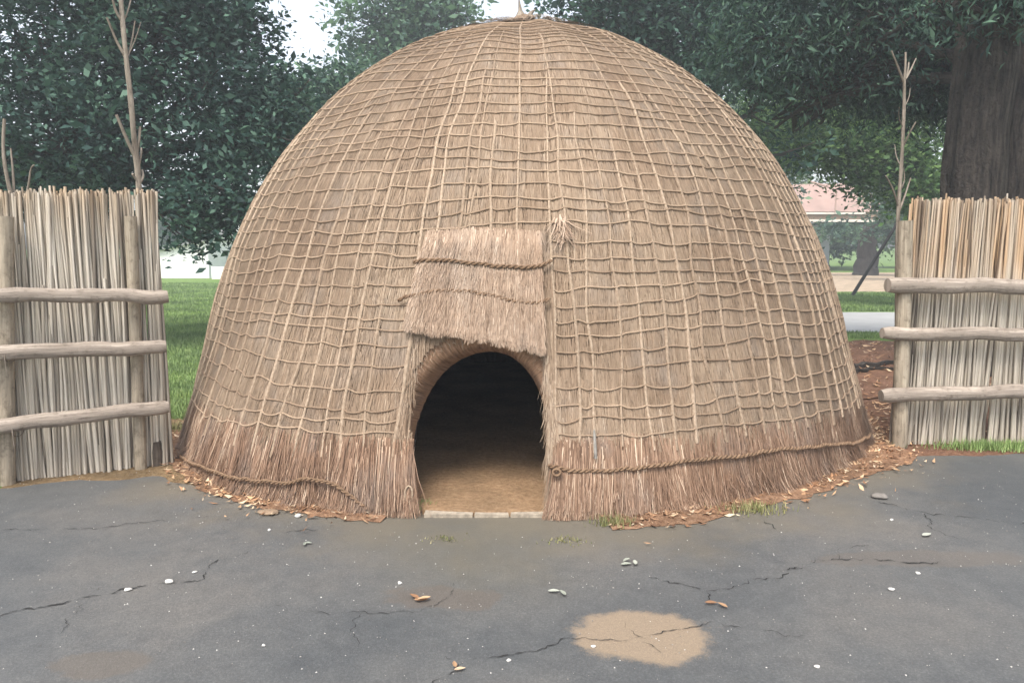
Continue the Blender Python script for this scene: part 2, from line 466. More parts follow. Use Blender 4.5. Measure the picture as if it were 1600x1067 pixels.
for pts, w in (
    ([(-40, 968), (60, 952), (140, 933), (200, 915), (260, 910), (308, 908), (325, 885), (345, 872)], .0065),
    ([(372, 868), (395, 855)], .005),
    ([(430, 945), (480, 950), (560, 955), (590, 958), (660, 955), (700, 930), (715, 910)], .0035),
    ([(660, 1080), (700, 1050), (720, 1035), (760, 1028), (800, 1022), (890, 1000), (950, 1003), (1000, 1000), (1050, 985), (1120, 972)], .005),
    ([(1020, 898), (1050, 912), (1080, 915), (1097, 925), (1105, 940)], .0065),
    ([(1105, 922), (1160, 912), (1210, 900), (1230, 888), (1300, 872), (1400, 878), (1470, 877)], .0065),
    ([(445, 833), (495, 825)], .006), ([(1190, 812), (1215, 826)], .006), ([(1005, 1000), (1035, 1018)], .0045),
    ([(1365, 782), (1440, 800), (1600, 818), (1700, 824)], .007), ([(0, 828), (150, 824), (280, 812), (330, 806)], .005),
    ([(690, 1020), (712, 1024)], .004), ([(1097, 925), (1108, 921)], .005), ([(1005, 1000), (985, 985), (975, 968)], .0025), ([(1300, 872), (1325, 856), (1360, 850)], .003), ([(140, 933), (110, 960), (95, 990)], .0028), ([(560, 955), (545, 985), (560, 1010)], .0025), ([(1440, 800), (1455, 826), (1500, 842)], .003), ([(1120, 972), (1200, 985), (1260, 990)], .003)):
    crack(pts, w)
tag(mb.build('pavement_crack', M['crack'], smooth=False), kind='structure')

# ------------------------------------------------------------------ the hut
tt = np.linspace(0, np.pi / 2, 600)
_r = 2.99 * np.cos(tt) ** 1.02; _z = 3.63 * np.sin(tt) ** .99
_r = _r + .13 * np.exp(-(_z / .62) ** 2)
_s = np.concatenate([[0], np.cumsum(np.hypot(np.diff(_r), np.diff(_z)))])
S_TOP = _s[-1]
_nr = np.gradient(_z, _s); _nz = -np.gradient(_r, _s)
_nl = np.hypot(_nr, _nz); _nr /= _nl; _nz /= _nl

def r_of(s): return np.interp(s, _s, _r)

def lump(a, s):
    sc = np.clip(r_of(s), .2, 9)
    return .035 * vnoise(a * 5, s * 1.1, 11) + .022 * vnoise(a * sc * 2.6, s * 1.7, 12)

def dome(a, s, off=0.0):
    a = np.asarray(a, float); s = np.asarray(s, float)
    s_ = np.clip(s, 0, S_TOP)
    r = np.interp(s_, _s, _r); z = np.interp(s_, _s, _z); nr = np.interp(s_, _s, _nr); nz = np.interp(s_, _s, _nz)
    d = off + lump(a, s_)
    r = r + nr * d + .14 * np.exp(-((a + .60) / .36) ** 2) * np.exp(-(z / 1.0) ** 2) - .10 * np.exp(-((a + 1.5) / .34) ** 2) * np.exp(-(z / .4) ** 2)
    z = np.maximum(z + nz * d + np.minimum(s, 0), .012)
    return np.stack([HX + r * np.sin(a), HY - r * np.cos(a), z], -1)

def pix2dome(x, y):
    """(azimuth, height along the wall) of the photo pixel"""
    lo, hi = 3.0, HY
    f = lambda Y: (lambda p: math.hypot(p[0] - HX, p[1] - HY) - (np.interp(p[2], _z, _r) if p[2] >= 0 else 3.2))(at(x, y, Y))
    for _ in range(50):
        m = (lo + hi) / 2
        if f(m) > 0: lo = m
        else: hi = m
    p = at(x, y, lo)
    return np.array([math.atan2(p[0] - HX, HY - p[1]), np.interp(p[2], _z, _s)])

OPEN = np.array([pix2dome(x, y) for x, y in [(655, 815), (644, 740), (635, 690), (635, 625), (645, 585), (672, 545), (706, 526), (760, 524), (820, 534),
        (850, 560), (860, 620), (862, 690), (857, 740), (846, 815)]])
OPEN[0, 1] = OPEN[-1, 1] = -.2
INNER = np.array([pix2dome(x, y) for x, y in [(640, 790), (627, 745), (621, 700), (628, 650), (646, 606), (673, 570), (708, 547), (750, 536), (788, 541),
        (816, 559), (841, 588), (858, 630), (869, 685), (870, 745), (862, 795)]])
FL = {k: np.array([pix2dome(x, y) for x, y in v]) for k, v in dict(
    top=[(668, 358), (720, 354), (790, 358), (845, 360)], bot=[(644, 506), (700, 513), (770, 522), (848, 538)]).items()}
D0, D1 = OPEN[:, 0].min(), OPEN[:, 0].max()
FTOP = FL['top'][:, 1].mean()

hut = empty('grass_hut', (HX, HY, 0))
tag(hut, 'domed straw hut bound with a rope net, low dark doorway open', 'hut')
OFF = (HX, HY, 0)
def hpart(mb, name, mats, parent=None, smooth=True):
    o = mb.build(name, mats, None, smooth, loc=OFF)
    o.parent = parent or hut
    o.location = (0, 0, 0)
    return o

def straws(mb, a, s, L, w, o0, o1, da, mat=0, rnd=None, seg=3):
    """thin straws lying down the wall from (a, s), ends lifted to offset o1"""
    n = len(a)
    rnd = rng.random(n) if rnd is None else rnd
    u = np.linspace(0, 1, seg)
    ss = s[:, None] - L[:, None] * u
    aa = a[:, None] + da[:, None] * u ** 1.3 / np.clip(r_of(np.clip(s, 0, S_TOP)), .3, 9)[:, None]
    oo = o0[:, None] + (o1 - o0)[:, None] * u ** 1.6
    P = dome(aa, ss, oo)
    T = np.stack([np.cos(aa), np.sin(aa), 0 * aa], -1)
    ww = w[:, None] * (1 - .75 * u)
    V = np.stack([P - T * ww[..., None], P + T * ww[..., None]], 2)   # n, seg, 2, 3
    tc = np.stack([aa * 3, ss, 0 * aa], -1)[:, :, None, :].repeat(2, 2)
    b = (np.arange(n) * seg * 2)[:, None]; k = np.arange(seg - 1)[None] * 2
    Q = np.stack([b + k, b + k + 1, b + k + 3, b + k + 2], -1).reshape(-1, 4)
    mb.add(V, Q, mat=mat, rnd=np.repeat(rnd, seg * 2), tc=tc)

# net layout
SP = .152
na = int(2.05 * 2.95 / SP)
VA = []
a_ = -2.05
while a_ < 2.05:
    VA.append(a_); a_ += SP / 2.95 * random.uniform(.74, 1.26)
VA = np.array(VA)
# ropes that flank the doorway
dl, dr = pix2dome(640, 600)[0] - .012, pix2dome(861, 600)[0] + .008
VA[np.argmin(abs(VA - dl))] = dl; VA[np.argmin(abs(VA - dr))] = dr
VW = [np.array([random.uniform(0, 50), random.uniform(.6, 1.2)]) for _ in VA]
def rope_a(i, s):
    sd, am = VW[i]
    k = np.clip(2.95 / np.clip(r_of(s), .7, 9), 1, 2.2)
    return VA[i] + am * k * (.030 * vnoise(s * .9, s * 0 + sd, 21) + .013 * vnoise(s * 3.2, s * 0 + sd, 22))
_nb = np.array([pix2dome(x, y) for x, y in [(292, 655), (340, 672), (400, 690), (500, 697), (600, 690), (880, 694), (950, 692), (1050, 692), (1150, 680), (1250, 660), (1335, 640)]])
NB = lambda a: np.interp(a, _nb[:, 0], _nb[:, 1]) + .03 * vnoise(np.asarray(a) * 9, np.asarray(a) * 0, 31)
def rtop(i):
    m = i % 4
    lim = 2.0 if m in (1, 3) else (1.15 if m == 2 else .45)
    lim *= random.uniform(.88, 1.15)
    return np.interp(-lim, -_r[::1], _s)
TOPS = [rtop(i) for i in range(len(VA))]

# thatched wall
mb = MB()
ag = np.concatenate([np.linspace(-1.75, 1.75, 620), np.linspace(1.75, 2 * np.pi - 1.75, 150)[1:]])
sg = np.linspace(0, S_TOP - .001, 250)
A, S = np.meshgrid(ag, sg, indexing='ij')
off = np.zeros_like(A)
for i in range(len(VA)):
    d = np.abs(A - rope_a(i, S)) * np.clip(r_of(S), .3, 9)
    off -= np.where((S > .45) & (S < TOPS[i]), .011 * np.exp(-(d / .035) ** 2), 0)
off += .008 * vnoise(A * 60, S * 3, 14) + .006 * vnoise(A * 170, S * 6, 15)
P = dome(A, S, off)
ni, nj = A.shape
i, j = np.meshgrid(np.arange(ni - 1), np.arange(nj - 1), indexing='ij')
Q = np.stack([i * nj + j, (i + 1) * nj + j, (i + 1) * nj + j + 1, i * nj + j + 1], -1).reshape(-1, 4)
ca = (A[:-1, :-1] + A[1:, 1:]) / 2; cs = (S[:-1, :-1] + S[1:, 1:]) / 2
keep = ~in_poly(ca.ravel(), cs.ravel(), OPEN)
mb.add(P, Q[keep], tc=np.stack([A * np.clip(r_of(S), 1.2, 9), S, 0 * A], -1))
n = 95000
s = S_TOP * (1 - np.sqrt(rng.random(n))) * .98 + .30
a = rng.uniform(-1.9, 1.9, n)
L = rng.uniform(.12, .32, n)
ok = ~in_poly(a, s - L * .5, OPEN) & ~in_poly(a, s - L, OPEN) & (s < S_TOP - .1)
n = ok.sum(); a, s, L = a[ok], s[ok], L[ok]
straws(mb, a, s, L, rng.uniform(.0015, .0038, n), rng.uniform(-.002, .004, n), rng.uniform(.002, .013, n), rng.normal(0, .018, n), mat=1,
       rnd=np.clip(rng.normal(.5, .16, n), 0, 1))
# frayed straw round the doorway edge
e = spline(OPEN[1:-1], 400)
n = 4200
k = rng.integers(0, 400, n); k = k[e[k, 1] < e[:, 1].max() - .22]; n = len(k); side = np.sign(e[k, 0] - (D0 + D1) / 2)
a = e[k, 0] + side * np.abs(rng.normal(0, .012, n)) - side * .004; s = e[k, 1] + rng.normal(.05, .08, n)
L = rng.uniform(.1, .25, n)
straws(mb, a, s, L, rng.uniform(.0016, .0035, n), rng.uniform(-.03, .012, n), rng.uniform(-.02, .02, n), rng.normal(0, .02, n), mat=1)
# straw flaring at the two feet of the doorway
for aa, sgn, m_ in ((pix2dome(648, 740)[0], -1, 900), (pix2dome(870, 740)[0], 1, 2600)):
    a = aa + sgn * np.abs(rng.normal(0, .05, m_)); s = rng.uniform(.22, .46, m_)
    straws(mb, a, s, s + rng.uniform(-.06, .02, m_), rng.uniform(.002, .0040, m_), rng.uniform(-.005, .02, m_), rng.uniform(.02, .09, m_),
           -sgn * np.abs(rng.normal(.02, .04, m_)), mat=2)
thatch = hpart(mb, 'thatched_wall', [M['thatch'], M['straw'], M['skirt']])

# inside lining
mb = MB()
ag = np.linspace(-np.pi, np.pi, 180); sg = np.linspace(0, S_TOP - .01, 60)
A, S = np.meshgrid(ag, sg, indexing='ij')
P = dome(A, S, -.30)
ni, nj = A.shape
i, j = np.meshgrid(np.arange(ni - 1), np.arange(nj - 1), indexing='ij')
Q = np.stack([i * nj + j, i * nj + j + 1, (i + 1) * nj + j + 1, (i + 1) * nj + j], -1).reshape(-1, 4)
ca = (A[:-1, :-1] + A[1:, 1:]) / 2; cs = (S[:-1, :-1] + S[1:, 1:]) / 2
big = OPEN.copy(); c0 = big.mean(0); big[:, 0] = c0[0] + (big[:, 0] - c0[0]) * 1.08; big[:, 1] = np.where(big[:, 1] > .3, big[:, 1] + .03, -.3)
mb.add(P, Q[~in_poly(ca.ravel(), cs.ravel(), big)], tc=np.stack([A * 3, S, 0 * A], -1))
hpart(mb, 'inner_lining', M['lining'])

# clay floor and broken pale sill
mb = MB()
th = np.linspace(-np.pi, np.pi, 97)[:-1]
rim = np.stack([HX + 2.75 * np.sin(th), HY - 2.75 * np.cos(th), np.full(96, .04)], -1)
mb.add(np.vstack([rim, [[HX, HY, .04]]]), tris=[(96, (m + 1) % 96, m) for m in range(96)])
fp = [gnd(660, 795, .04), gnd(700, 797, .04), gnd(760, 798.5, .04), gnd(852, 797, .04)]
bk = [at(640, 740, HY - 2.6), at(700, 740, HY - 2.6), at(770, 740, HY - 2.6), at(870, 740, HY - 2.6)]
bk = [np.array([p[0], p[1], .043]) for p in bk]; fp = [np.array([p[0], p[1], .043]) for p in fp]
lowp = [p * np.array([1, 1, 0]) + np.array([0, -.005, .004]) for p in fp]
mb.add(np.array(lowp + fp + bk), [(k, k + 1, k + 5, k + 4) for k in range(3)] + [(k + 4, k + 5, k + 9, k + 8) for k in range(3)])
hpart(mb, 'floor', M['floor'], smooth=False)
xs = [663, 739, 741, 796, 798, 851]
for k in range(0, 6, 2):
    mb = MB()
    x0, x1 = xs[k], xs[k + 1]
    j = [random.uniform(-1, 1) for _ in range(2)] + [random.uniform(-5, 1), random.uniform(-1, 5)]
    top = [gnd(x0 + j[0], 803, .032), gnd(x1 + j[1], 803.5, .03), gnd(x1 + j[2], 795.5, .036), gnd(x0 + j[3], 795, .036)]
    V = np.array(top + [p * np.array([1, 1, 0]) + np.array([0, 0, .009]) for p in top])
    mb.add(V, [(0, 1, 2, 3), (4, 5, 1, 0), (5, 6, 2, 1), (6, 7, 3, 2), (7, 4, 0, 3)])
    hpart(mb, 'sill_block', M['sill'], smooth=False)

# woven arch inside the doorway
mb = MB()
E_ = spline(INNER, 120)
c0 = np.array([(D0 + D1) / 2, .45])
T = np.gradient(E_ * np.array([3.05, 1]), axis=0); T /= np.linalg.norm(T, axis=1)[:, None]
Bn = np.stack([-T[:, 1], T[:, 0]], -1)
if np.sum(Bn * ((E_ - c0) * np.array([3.05, 1]))) < 0: Bn = -Bn
sec = [(.0, -.31), (-.004, -.2), (0, -.10), (.015, -.06), (.045, -.035), (.085, -.025), (.13, -.03), (.165, -.06), (.18, -.14), (.18, -.31)]
narr = np.clip((E_[:, 1] - .15) / .70, .35, 1.35)
rows = []
tcs = []
acc = 0
for (b, d) in sec:
    wv = 1 + .12 * vnoise(np.arange(120) * .35, np.arange(120) * 0 + b * 40, 41)
    ridge = .006 * np.sin(np.arange(120) * 2.1)
    q = E_ + Bn * (b * wv * narr)[:, None] / np.array([3.05, 1])
    rows.append(dome(q[:, 0], np.maximum(q[:, 1], .0), d + ridge))
    tcs.append(np.stack([np.full(120, acc), np.arange(120) * .022, np.zeros(120)], -1)); acc += .05
V = np.array(rows); m_ = len(sec)
i, j = np.meshgrid(np.arange(m_ - 1), np.arange(119), indexing='ij')
mb.add(V, np.stack([i * 120 + j, i * 120 + j + 1, (i + 1) * 120 + j + 1, (i + 1) * 120 + j], -1).reshape(-1, 4), tc=np.array(tcs))
n = 900                                   # loose fibres on the arch
k = rng.integers(2, 118, n)
q = E_[k] + Bn[k] * rng.uniform(.03, .14, n)[:, None] / np.array([3.05, 1])
p0 = dome(q[:, 0], np.maximum(q[:, 1], .02), rng.uniform(-.03, -.02, n))
q2 = q + (Bn[k] * rng.normal(0, .05, n)[:, None] + T[k] * rng.normal(0, .03, n)[:, None]) / np.array([3.05, 1])
p1 = dome(q2[:, 0], np.maximum(q2[:, 1], .02), rng.uniform(-.03, .01, n))
V = np.stack([p0, p0 + [.004, 0, .002], p1], 1)
mb.add(V, tris=np.arange(n * 3).reshape(-1, 3), mat=1, rnd=np.repeat(rng.random(n), 3))
hpart(mb, 'woven_arch', [M['arch'], M['straw']])

# skirt of coarse straw round the foot
mb = MB()
def skirt(n, s0, s1, l0, l1, o0, o1, mat=0):
    a = rng.uniform(-1.95, 1.95, n)
    tuft = vnoise(a * 38, a * 0, 51)                       # straws gather in tufts
    s = rng.uniform(s0, s1, n) + .06 * vnoise(a * 9, a * 0, 52)
    L = rng.uniform(l0, l1, n) + .10 * tuft
    ok = ~((a > D0 - .002) & (a < D1 + .002))
    a, s, L, tuft = a[ok], s[ok], L[ok], tuft[ok]; n = len(a)
    L = np.minimum(L, s + rng.uniform(-.015, .03, n))
    straws(mb, a, s, L, rng.uniform(.0022, .005, n), rng.uniform(-.01, .012, n), rng.uniform(*o1, n) + .06 * tuft, rng.normal(0, .022, n) + .05 * vnoise(a * 30, a * 0, 53),
           mat=mat, rnd=np.clip(.5 + .30 * vnoise(a * 16, a * 0, 54) + .35 * vnoise(a * 42, s * 5, 55) + rng.normal(0, .23, n), 0, 1), seg=4)
skirt(15000, .30, .47, .20, .34, .0, (.0, .035))
skirt(26000, .16, .36, .20, .40, .0, (.0, .06))
skirt(9000, .08, .2, .1, .22, .0, (.03, .09))
hpart(mb, 'straw_skirt', M['skirt'])

# net: vertical and cross ropes
for i in range(len(VA)):
    a0 = VA[i]
    over = (a0 > dl + .01) and (a0 < dr - .01)
    sb = float(NB(a0)) - random.uniform(.0, .05)
    if over: sb = FTOP - .05
    if i == int(np.argmin(abs(VA - dl))) : sb = .22
    if i == int(np.argmin(abs(VA - dr))) : sb = .2
    st = TOPS[i]
    s = np.arange(sb, st, .045)
    a = rope_a(i, s)
    mb = MB()
    rad = .0104 * random.uniform(.8, 1.3) * (1 + .35 * vnoise(s * 9, s * 0 + i, 61)) * np.interp(s, [1.2, 3.2], [1.08, .68])
    tube(mb, dome(a, s, .004), rad, 6, rnd=random.random())
    hpart(mb, 'net_upright', M['rope'])
s = .44; rings = []
while r_of(s) > .42:
    rings.append(s); s += random.uniform(.086, .124)
for k, s0 in enumerate(rings):
    mb = MB()
    segs = []
    act = [i for i in range(len(VA)) if TOPS[i] > s0 - .05]
    knots = []
    for i in act:
        sk = s0 + .11 * vnoise(VA[i] * 2.2, k * .37, 71) + .03 * vnoise(VA[i] * 7, k * .61, 75) + random.uniform(-.013, .013)
        sk = max(sk, float(NB(VA[i])) + .02)
        knots.append((float(rope_a(i, np.array([sk]))[0]), sk))
    run = []
    def flush():
        global run
        if len(run) > 1:
            q = np.array(run)
            rad = .0066 * (1 + .3 * vnoise(q[:, 0] * 60, q[:, 1] * 0 + k, 72)) * np.interp(r_of(q[:, 1]), [.5, 2], [.8, 1])
            tube(mb, dome(q[:, 0], q[:, 1], .0085), rad, 5, rnd=random.random())
        run = []
    for (aL, sL), (aR, sR) in zip(knots[:-1], knots[1:]):
        mid = (aL + aR) / 2
        if aL > dl - .008 and aR < dr + .012 and min(sL, sR) < FTOP - .03:
            flush(); continue
        sag = random.uniform(-.003, .010) * (1.9 if k < 4 else 1)
        jl, jr = random.uniform(-.012, .012), 0
        for u in (0, .2, .4, .6, .8):
            run.append((aL + (aR - aL) * u, sL + (sR - sL) * u - sag * 4 * u * (1 - u) + jl * (1 - u) * (u > 0)))
        run.append((aR - (aR - aL) * .03, sR))
    flush()
    if mb.n: hpart(mb, 'net_crossrope', M['cross'])

# twisted two-strand ropes
def twisted(mb, ps, off, rad, pitch):
    q = spline(ps, 60)
    P = dome(q[:, 0], q[:, 1], off)
    L = np.concatenate([[0], np.cumsum(np.linalg.norm(np.diff(P, axis=0), axis=1))])
    n = max(30, int(L[-1] / (pitch / 9)))
    u = np.linspace(0, L[-1], n)
    aa, ss = np.interp(u, L, q[:, 0]), np.interp(u, L, q[:, 1])
    wob = .014 * vnoise(u * 6, u * 0, 81) + .012 * vnoise(u * 17, u * 0, 84)
    for ph in (0, np.pi):
        t = u * 2 * np.pi / pitch + ph + 2 * vnoise(u * 4, u * 0, 82)
        tube(mb, dome(aa, ss + wob + rad * 1.0 * np.sin(t), off + rad * .8 * np.cos(t)), rad * (1 + .5 * vnoise(u * 30, u * 0 + ph, 83)), 6, rnd=random.random())
P_ = lambda pts: np.array([pix2dome(x, y) for x, y in pts])
mb = MB(); twisted(mb, P_([(284, 705), (312, 712), (360, 722), (400, 735), (440, 741), (482, 746), (500, 738), (530, 742), (555, 757), (590, 785)]), .055, .0070, .07)
hpart(mb, 'skirt_rope', M['twist'])
mb = MB(); twisted(mb, P_([(856, 727), (880, 734), (950, 737), (1000, 729), (1050, 722), (1100, 714), (1150, 713), (1200, 703), (1250, 699), (1300, 694), (1340, 690), (1366, 672)]), .032, .0074, .07)
hpart(mb, 'skirt_rope', M['twist'])
# coil where the right rope ends, and a hanging end by the left jamb
mb = MB()
c = pix2dome(868, 736); t = np.linspace(0, 4 * np.pi, 40)
tube(mb, dome(c[0] + .007 * np.cos(t), c[1] + .018 * np.sin(t), .06 + .01 * np.cos(t * .5)), .008, 6)
hpart(mb, 'rope_knot', M['twist'])
mb = MB()
c = pix2dome(648, 765); t = np.linspace(0, 2 * np.pi, 24)
tube(mb, dome(c[0] + .007 * np.cos(t), c[1] + .045 * np.sin(t), .05 + 0 * t), .006, 6)
hpart(mb, 'rope_loop', M['rope'])
mb = MB()
c = pix2dome(927, 690)
tube(mb, dome(np.full(6, c[0]), np.linspace(c[1] - .10, c[1] + .07, 6), .044), [.008, .010, .010, .009, .009, .006], 7)
hpart(mb, 'wooden_peg', M['peg'])

# thick straw flap over the doorway
mb = MB()
tp, bt = spline(FL['top'], 60), spline(FL['bot'], 60)
v = np.linspace(0, 1, 24)
G = tp[:, None] * (1 - v)[None, :, None] + bt[:, None] * v[None, :, None]
# left side bows outward as in the photo
G[..., 0] += (-.004 * np.sin(np.pi * v))[None] * np.linspace(1, 0, 60)[:, None]
tuftu = .03 * vnoise(np.arange(60) * .7, np.zeros(60), 91)
G[..., 1] -= tuftu[:, None] * v[None] ** 2
thick = .004 + .046 * v ** .8
ofo = np.broadcast_to(thick, (60, 24)) + .008 * vnoise(np.arange(60)[:, None] * .8 + 0 * v, v[None] * 3 + 0 * G[..., 0], 92)
Po = dome(G[..., 0], G[..., 1], ofo); Pi = dome(G[..., 0], G[..., 1] + .02 * v, ofo - .045)
i, j = np.meshgrid(np.arange(59), np.arange(23), indexing='ij')
q = np.stack([i * 24 + j, i * 24 + j + 1, (i + 1) * 24 + j + 1, (i + 1) * 24 + j], -1).reshape(-1, 4)
tcg = np.stack([G[..., 0] * 3, G[..., 1], 0 * G[..., 0]], -1)
N_ = 60 * 24
qs = [(i_ * 24 + 23, N_ + i_ * 24 + 23, N_ + (i_ + 1) * 24 + 23, (i_ + 1) * 24 + 23) for i_ in range(59)]
qs += [(b * 24 + j_, b * 24 + j_ + 1, N_ + b * 24 + j_ + 1, N_ + b * 24 + j_) for b in (0, 59) for j_ in range(23)]
mb.add(np.concatenate([Po.reshape(-1, 3), Pi.reshape(-1, 3)]), np.concatenate([q, q[:, ::-1] + N_, np.array(qs)]), tc=np.concatenate([tcg.reshape(-1, 3)] * 2))
n = 15000
uu, vv = rng.random(n), rng.random(n) ** .85 * 1.0
gi = np.clip((uu * 59).astype(int), 0, 58); f = uu * 59 - gi
def gl(vv_):
    t_ = tp[gi] * (1 - f)[:, None] + tp[gi + 1] * f[:, None]; b_ = bt[gi] * (1 - f)[:, None] + bt[gi + 1] * f[:, None]
    return t_ * (1 - vv_)[:, None] + b_ * vv_[:, None]
g0, g1 = gl(vv), gl(np.minimum(vv + rng.uniform(.15, .4, n), 1.04 + .06 * vnoise(uu * 22, uu * 0, 93) + .07 * rng.random(n)))
o_at = lambda v_: .004 + .046 * np.clip(v_, 0, 1) ** .8
L = np.maximum(g0[:, 1] - g1[:, 1], .03)
straws(mb, g0[:, 0] - .004 * np.sin(np.pi * vv) * (1 - uu), g0[:, 1], L, rng.uniform(.002, .0042, n), o_at(vv) + rng.uniform(-.002, .008, n), o_at(vv + .3) + rng.uniform(-.01, .025, n),
       (g1[:, 0] - g0[:, 0]) * 3.0 + rng.normal(0, .012, n), mat=1, rnd=np.clip(.5 + .4 * vnoise(uu * 26, uu * 0, 94) + rng.normal(0, .2, n), 0, 1))
flap = hpart(mb, 'door_flap', [mat_thatch('flap_thatch', (.17, .116, .08), (.30, .211, .149), (.42, .311, .228), (.9, .86, .82)), M['flap']])
for pts in ([(650, 414), (672, 410), (700, 411), (735, 417), (770, 420), (810, 421), (845, 420), (862, 411)],
            [(628, 473), (655, 463), (690, 458), (730, 460), (765, 463), (800, 472), (835, 478), (858, 468)]):
    mb = MB(); twisted(mb, P_(pts), .047, .0075, .075)
    hpart(mb, 'binding_rope', M['twist'], flap)
# bare torn knot of grass right of the flap
mb = MB()
c = pix2dome(878, 360); n = 90
a = c[0] + rng.normal(0, .007, n); s = c[1] + rng.uniform(-.05, .1, n)
straws(mb, a, s, rng.uniform(.05, .14, n), rng.uniform(.003, .007, n), rng.uniform(.005, .02, n), rng.uniform(.02, .06, n), rng.normal(0, .05, n), rnd=rng.random(n))
hpart(mb, 'loose_tuft', M['flap'])

# crown cap and finial
mb = MB()
rr = np.linspace(.0, .62, 18); th = np.linspace(0, 2 * np.pi, 49)
RR, TH = np.meshgrid(rr, th, indexing='ij')
zc = np.interp(-RR, -_r, _z) + .055 - .05 * (RR / .62) ** 2 + .10 * np.exp(-(RR / .14) ** 2) + .012 * vnoise(TH * 5, RR * 9, 95)
V = np.stack([HX + RR * np.sin(TH), HY - RR * np.cos(TH), zc], -1)
i, j = np.meshgrid(np.arange(17), np.arange(48), indexing='ij')
mb.add(V, np.stack([i * 49 + j, (i + 1) * 49 + j, (i + 1) * 49 + j + 1, i * 49 + j + 1], -1).reshape(-1, 4), tc=np.stack([TH * .8, RR, 0 * RR], -1))
n = 2600; t = rng.uniform(-2, 2, n)
straws(mb, t, S_TOP - rng.uniform(.05, .55, n), rng.uniform(.1, .3, n), rng.uniform(.002, .004, n), rng.uniform(.05, .065, n), rng.uniform(.02, .05, n), rng.normal(0, .03, n), mat=1)
cap = hpart(mb, 'crown_cap', [M['thatch'], M['straw']])
mb = MB()
zt = np.interp(0, -_r, _z) + .13
tube(mb, [(HX - .03, HY, zt - .1), (HX - .03, HY, zt + .0), (HX - .035, HY, zt + .06), (HX - .045, HY, zt + .13), (HX - .05, HY, zt + .19)], [.10, .055, .02, .009, .003], 8)
tube(mb, [(HX + .03, HY, zt - .05), (HX + .07, HY, zt + .04), (HX + .11, HY, zt + .07)], [.05, .02, .004], 6)
hpart(mb, 'finial', M['stick'], cap)

# ------------------------------------------------------------------ fences of reeds
def log(mb, p0, p1, r0, r1, n=40, sd=0.0, mat=0, cut=True):
    u = np.linspace(0, 1, n)[:, None]
    P = np.asarray(p0) * (1 - u) + np.asarray(p1) * u
    t = np.arange(n)
    P[:, 2] += .02 * vnoise(t * .22, t * 0 + sd, 101); P[:, 1] += .015 * vnoise(t * .25, t * 0 + sd, 102)
    rad = (r0 + (r1 - r0) * u[:, 0]) * (1 + .16 * vnoise(t * .45, t * 0 + sd, 103) + .08 * vnoise(t * 1.3, t * 0 + sd, 104))
    rad[0] *= .8; rad[-1] *= .82
    tube(mb, P, rad, 14, mat, rnd=random.random())

def reed_fence(label, x_px, base, rails, posts, reedmat, top_z, nreeds, stub=None, stray=0):
    """base(x) -> (X, Y) of the fence foot in photo column x"""
    x0, x1 = x_px
    c = base((x0 + x1) / 2)
    root = empty('reed_fence', (c[0], c[1], 0))
    tag(root, label, 'fence', 'reed fences beside the hut')
    loc = (c[0], c[1], 0)
    def part(mb, name, m):
        o = mb.build(name, m, None, True, loc=loc); o.parent = root; o.location = (0, 0, 0); return o
    mb = MB()
    for k in range(nreeds):
        u = (k + rng.random()) / nreeds
        x = x0 + (x1 - x0) * u
        b = base(x); dep = .075 + .07 * rng.random()
        h = top_z(x) + rng.normal(0, .017) - (rng.random() < .14) * rng.uniform(.1, .8)
        lean = rng.normal(0, .028) * (3 if rng.random() < .06 else 1) + .03 * math.sin(u * 9); ly = rng.normal(0, .02)
        z = np.linspace(-.02, h, 7)
        bow = rng.normal(0, .012)
        P = np.stack([b[0] + lean * (z / h - .5) + bow * np.sin(np.pi * z / h), b[1] + dep + ly * (z / h - .5), z], -1)
        r_ = rng.uniform(.0065, .0125)
        tube(mb, P, np.linspace(r_ * 1.1, r_ * .8, 7), 6, 0, rnd=np.clip(rng.normal(.5, .25), 0, 1))
    part(mb, 'reed_panel', reedmat)
    for (xb, xt, yb, yt, rad, dy) in posts:
        mb = MB()
        b = base(xb); t = at(xt, yt, b[1] + dy)
        P = [(b[0] + (t[0] - b[0]) * u, b[1] + dy, -.05 + (t[2] + .05) * u) for u in np.linspace(0, 1, 16)]
        k = np.arange(16)
        tube(mb, P, rad * (1 + .12 * vnoise(k * .5, k * 0 + xb, 7)), 12, rnd=random.random())
        part(mb, 'post', M['woodb'])
    for k, (xa, ya, xb, yb, ra, rb, dy) in enumerate(rails):
        mb = MB()
        A_, B_ = at(xa, ya, base(xa)[1] + dy), at(xb, yb, base(xb)[1] + dy)
        log(mb, A_, B_, ra, rb, sd=k * 3.3 + x0)
        part(mb, 'rail', M['wood'])
    if stub is not None:
        mb = MB(); xb, yt, rad, dy = stub
        b = base(xb); t = at(xb, yt, b[1] + dy)
        tube(mb, [(b[0], b[1] + dy, -.03), (b[0] + .01, b[1] + dy, t[2] * .6), (b[0], b[1] + dy, t[2])], [rad, rad * 1.05, rad * .8], 10)
        part(mb, 'stump', mat_wood('dark_stump', (.05, .04, .032), (.13, .105, .085)))
    return root, part

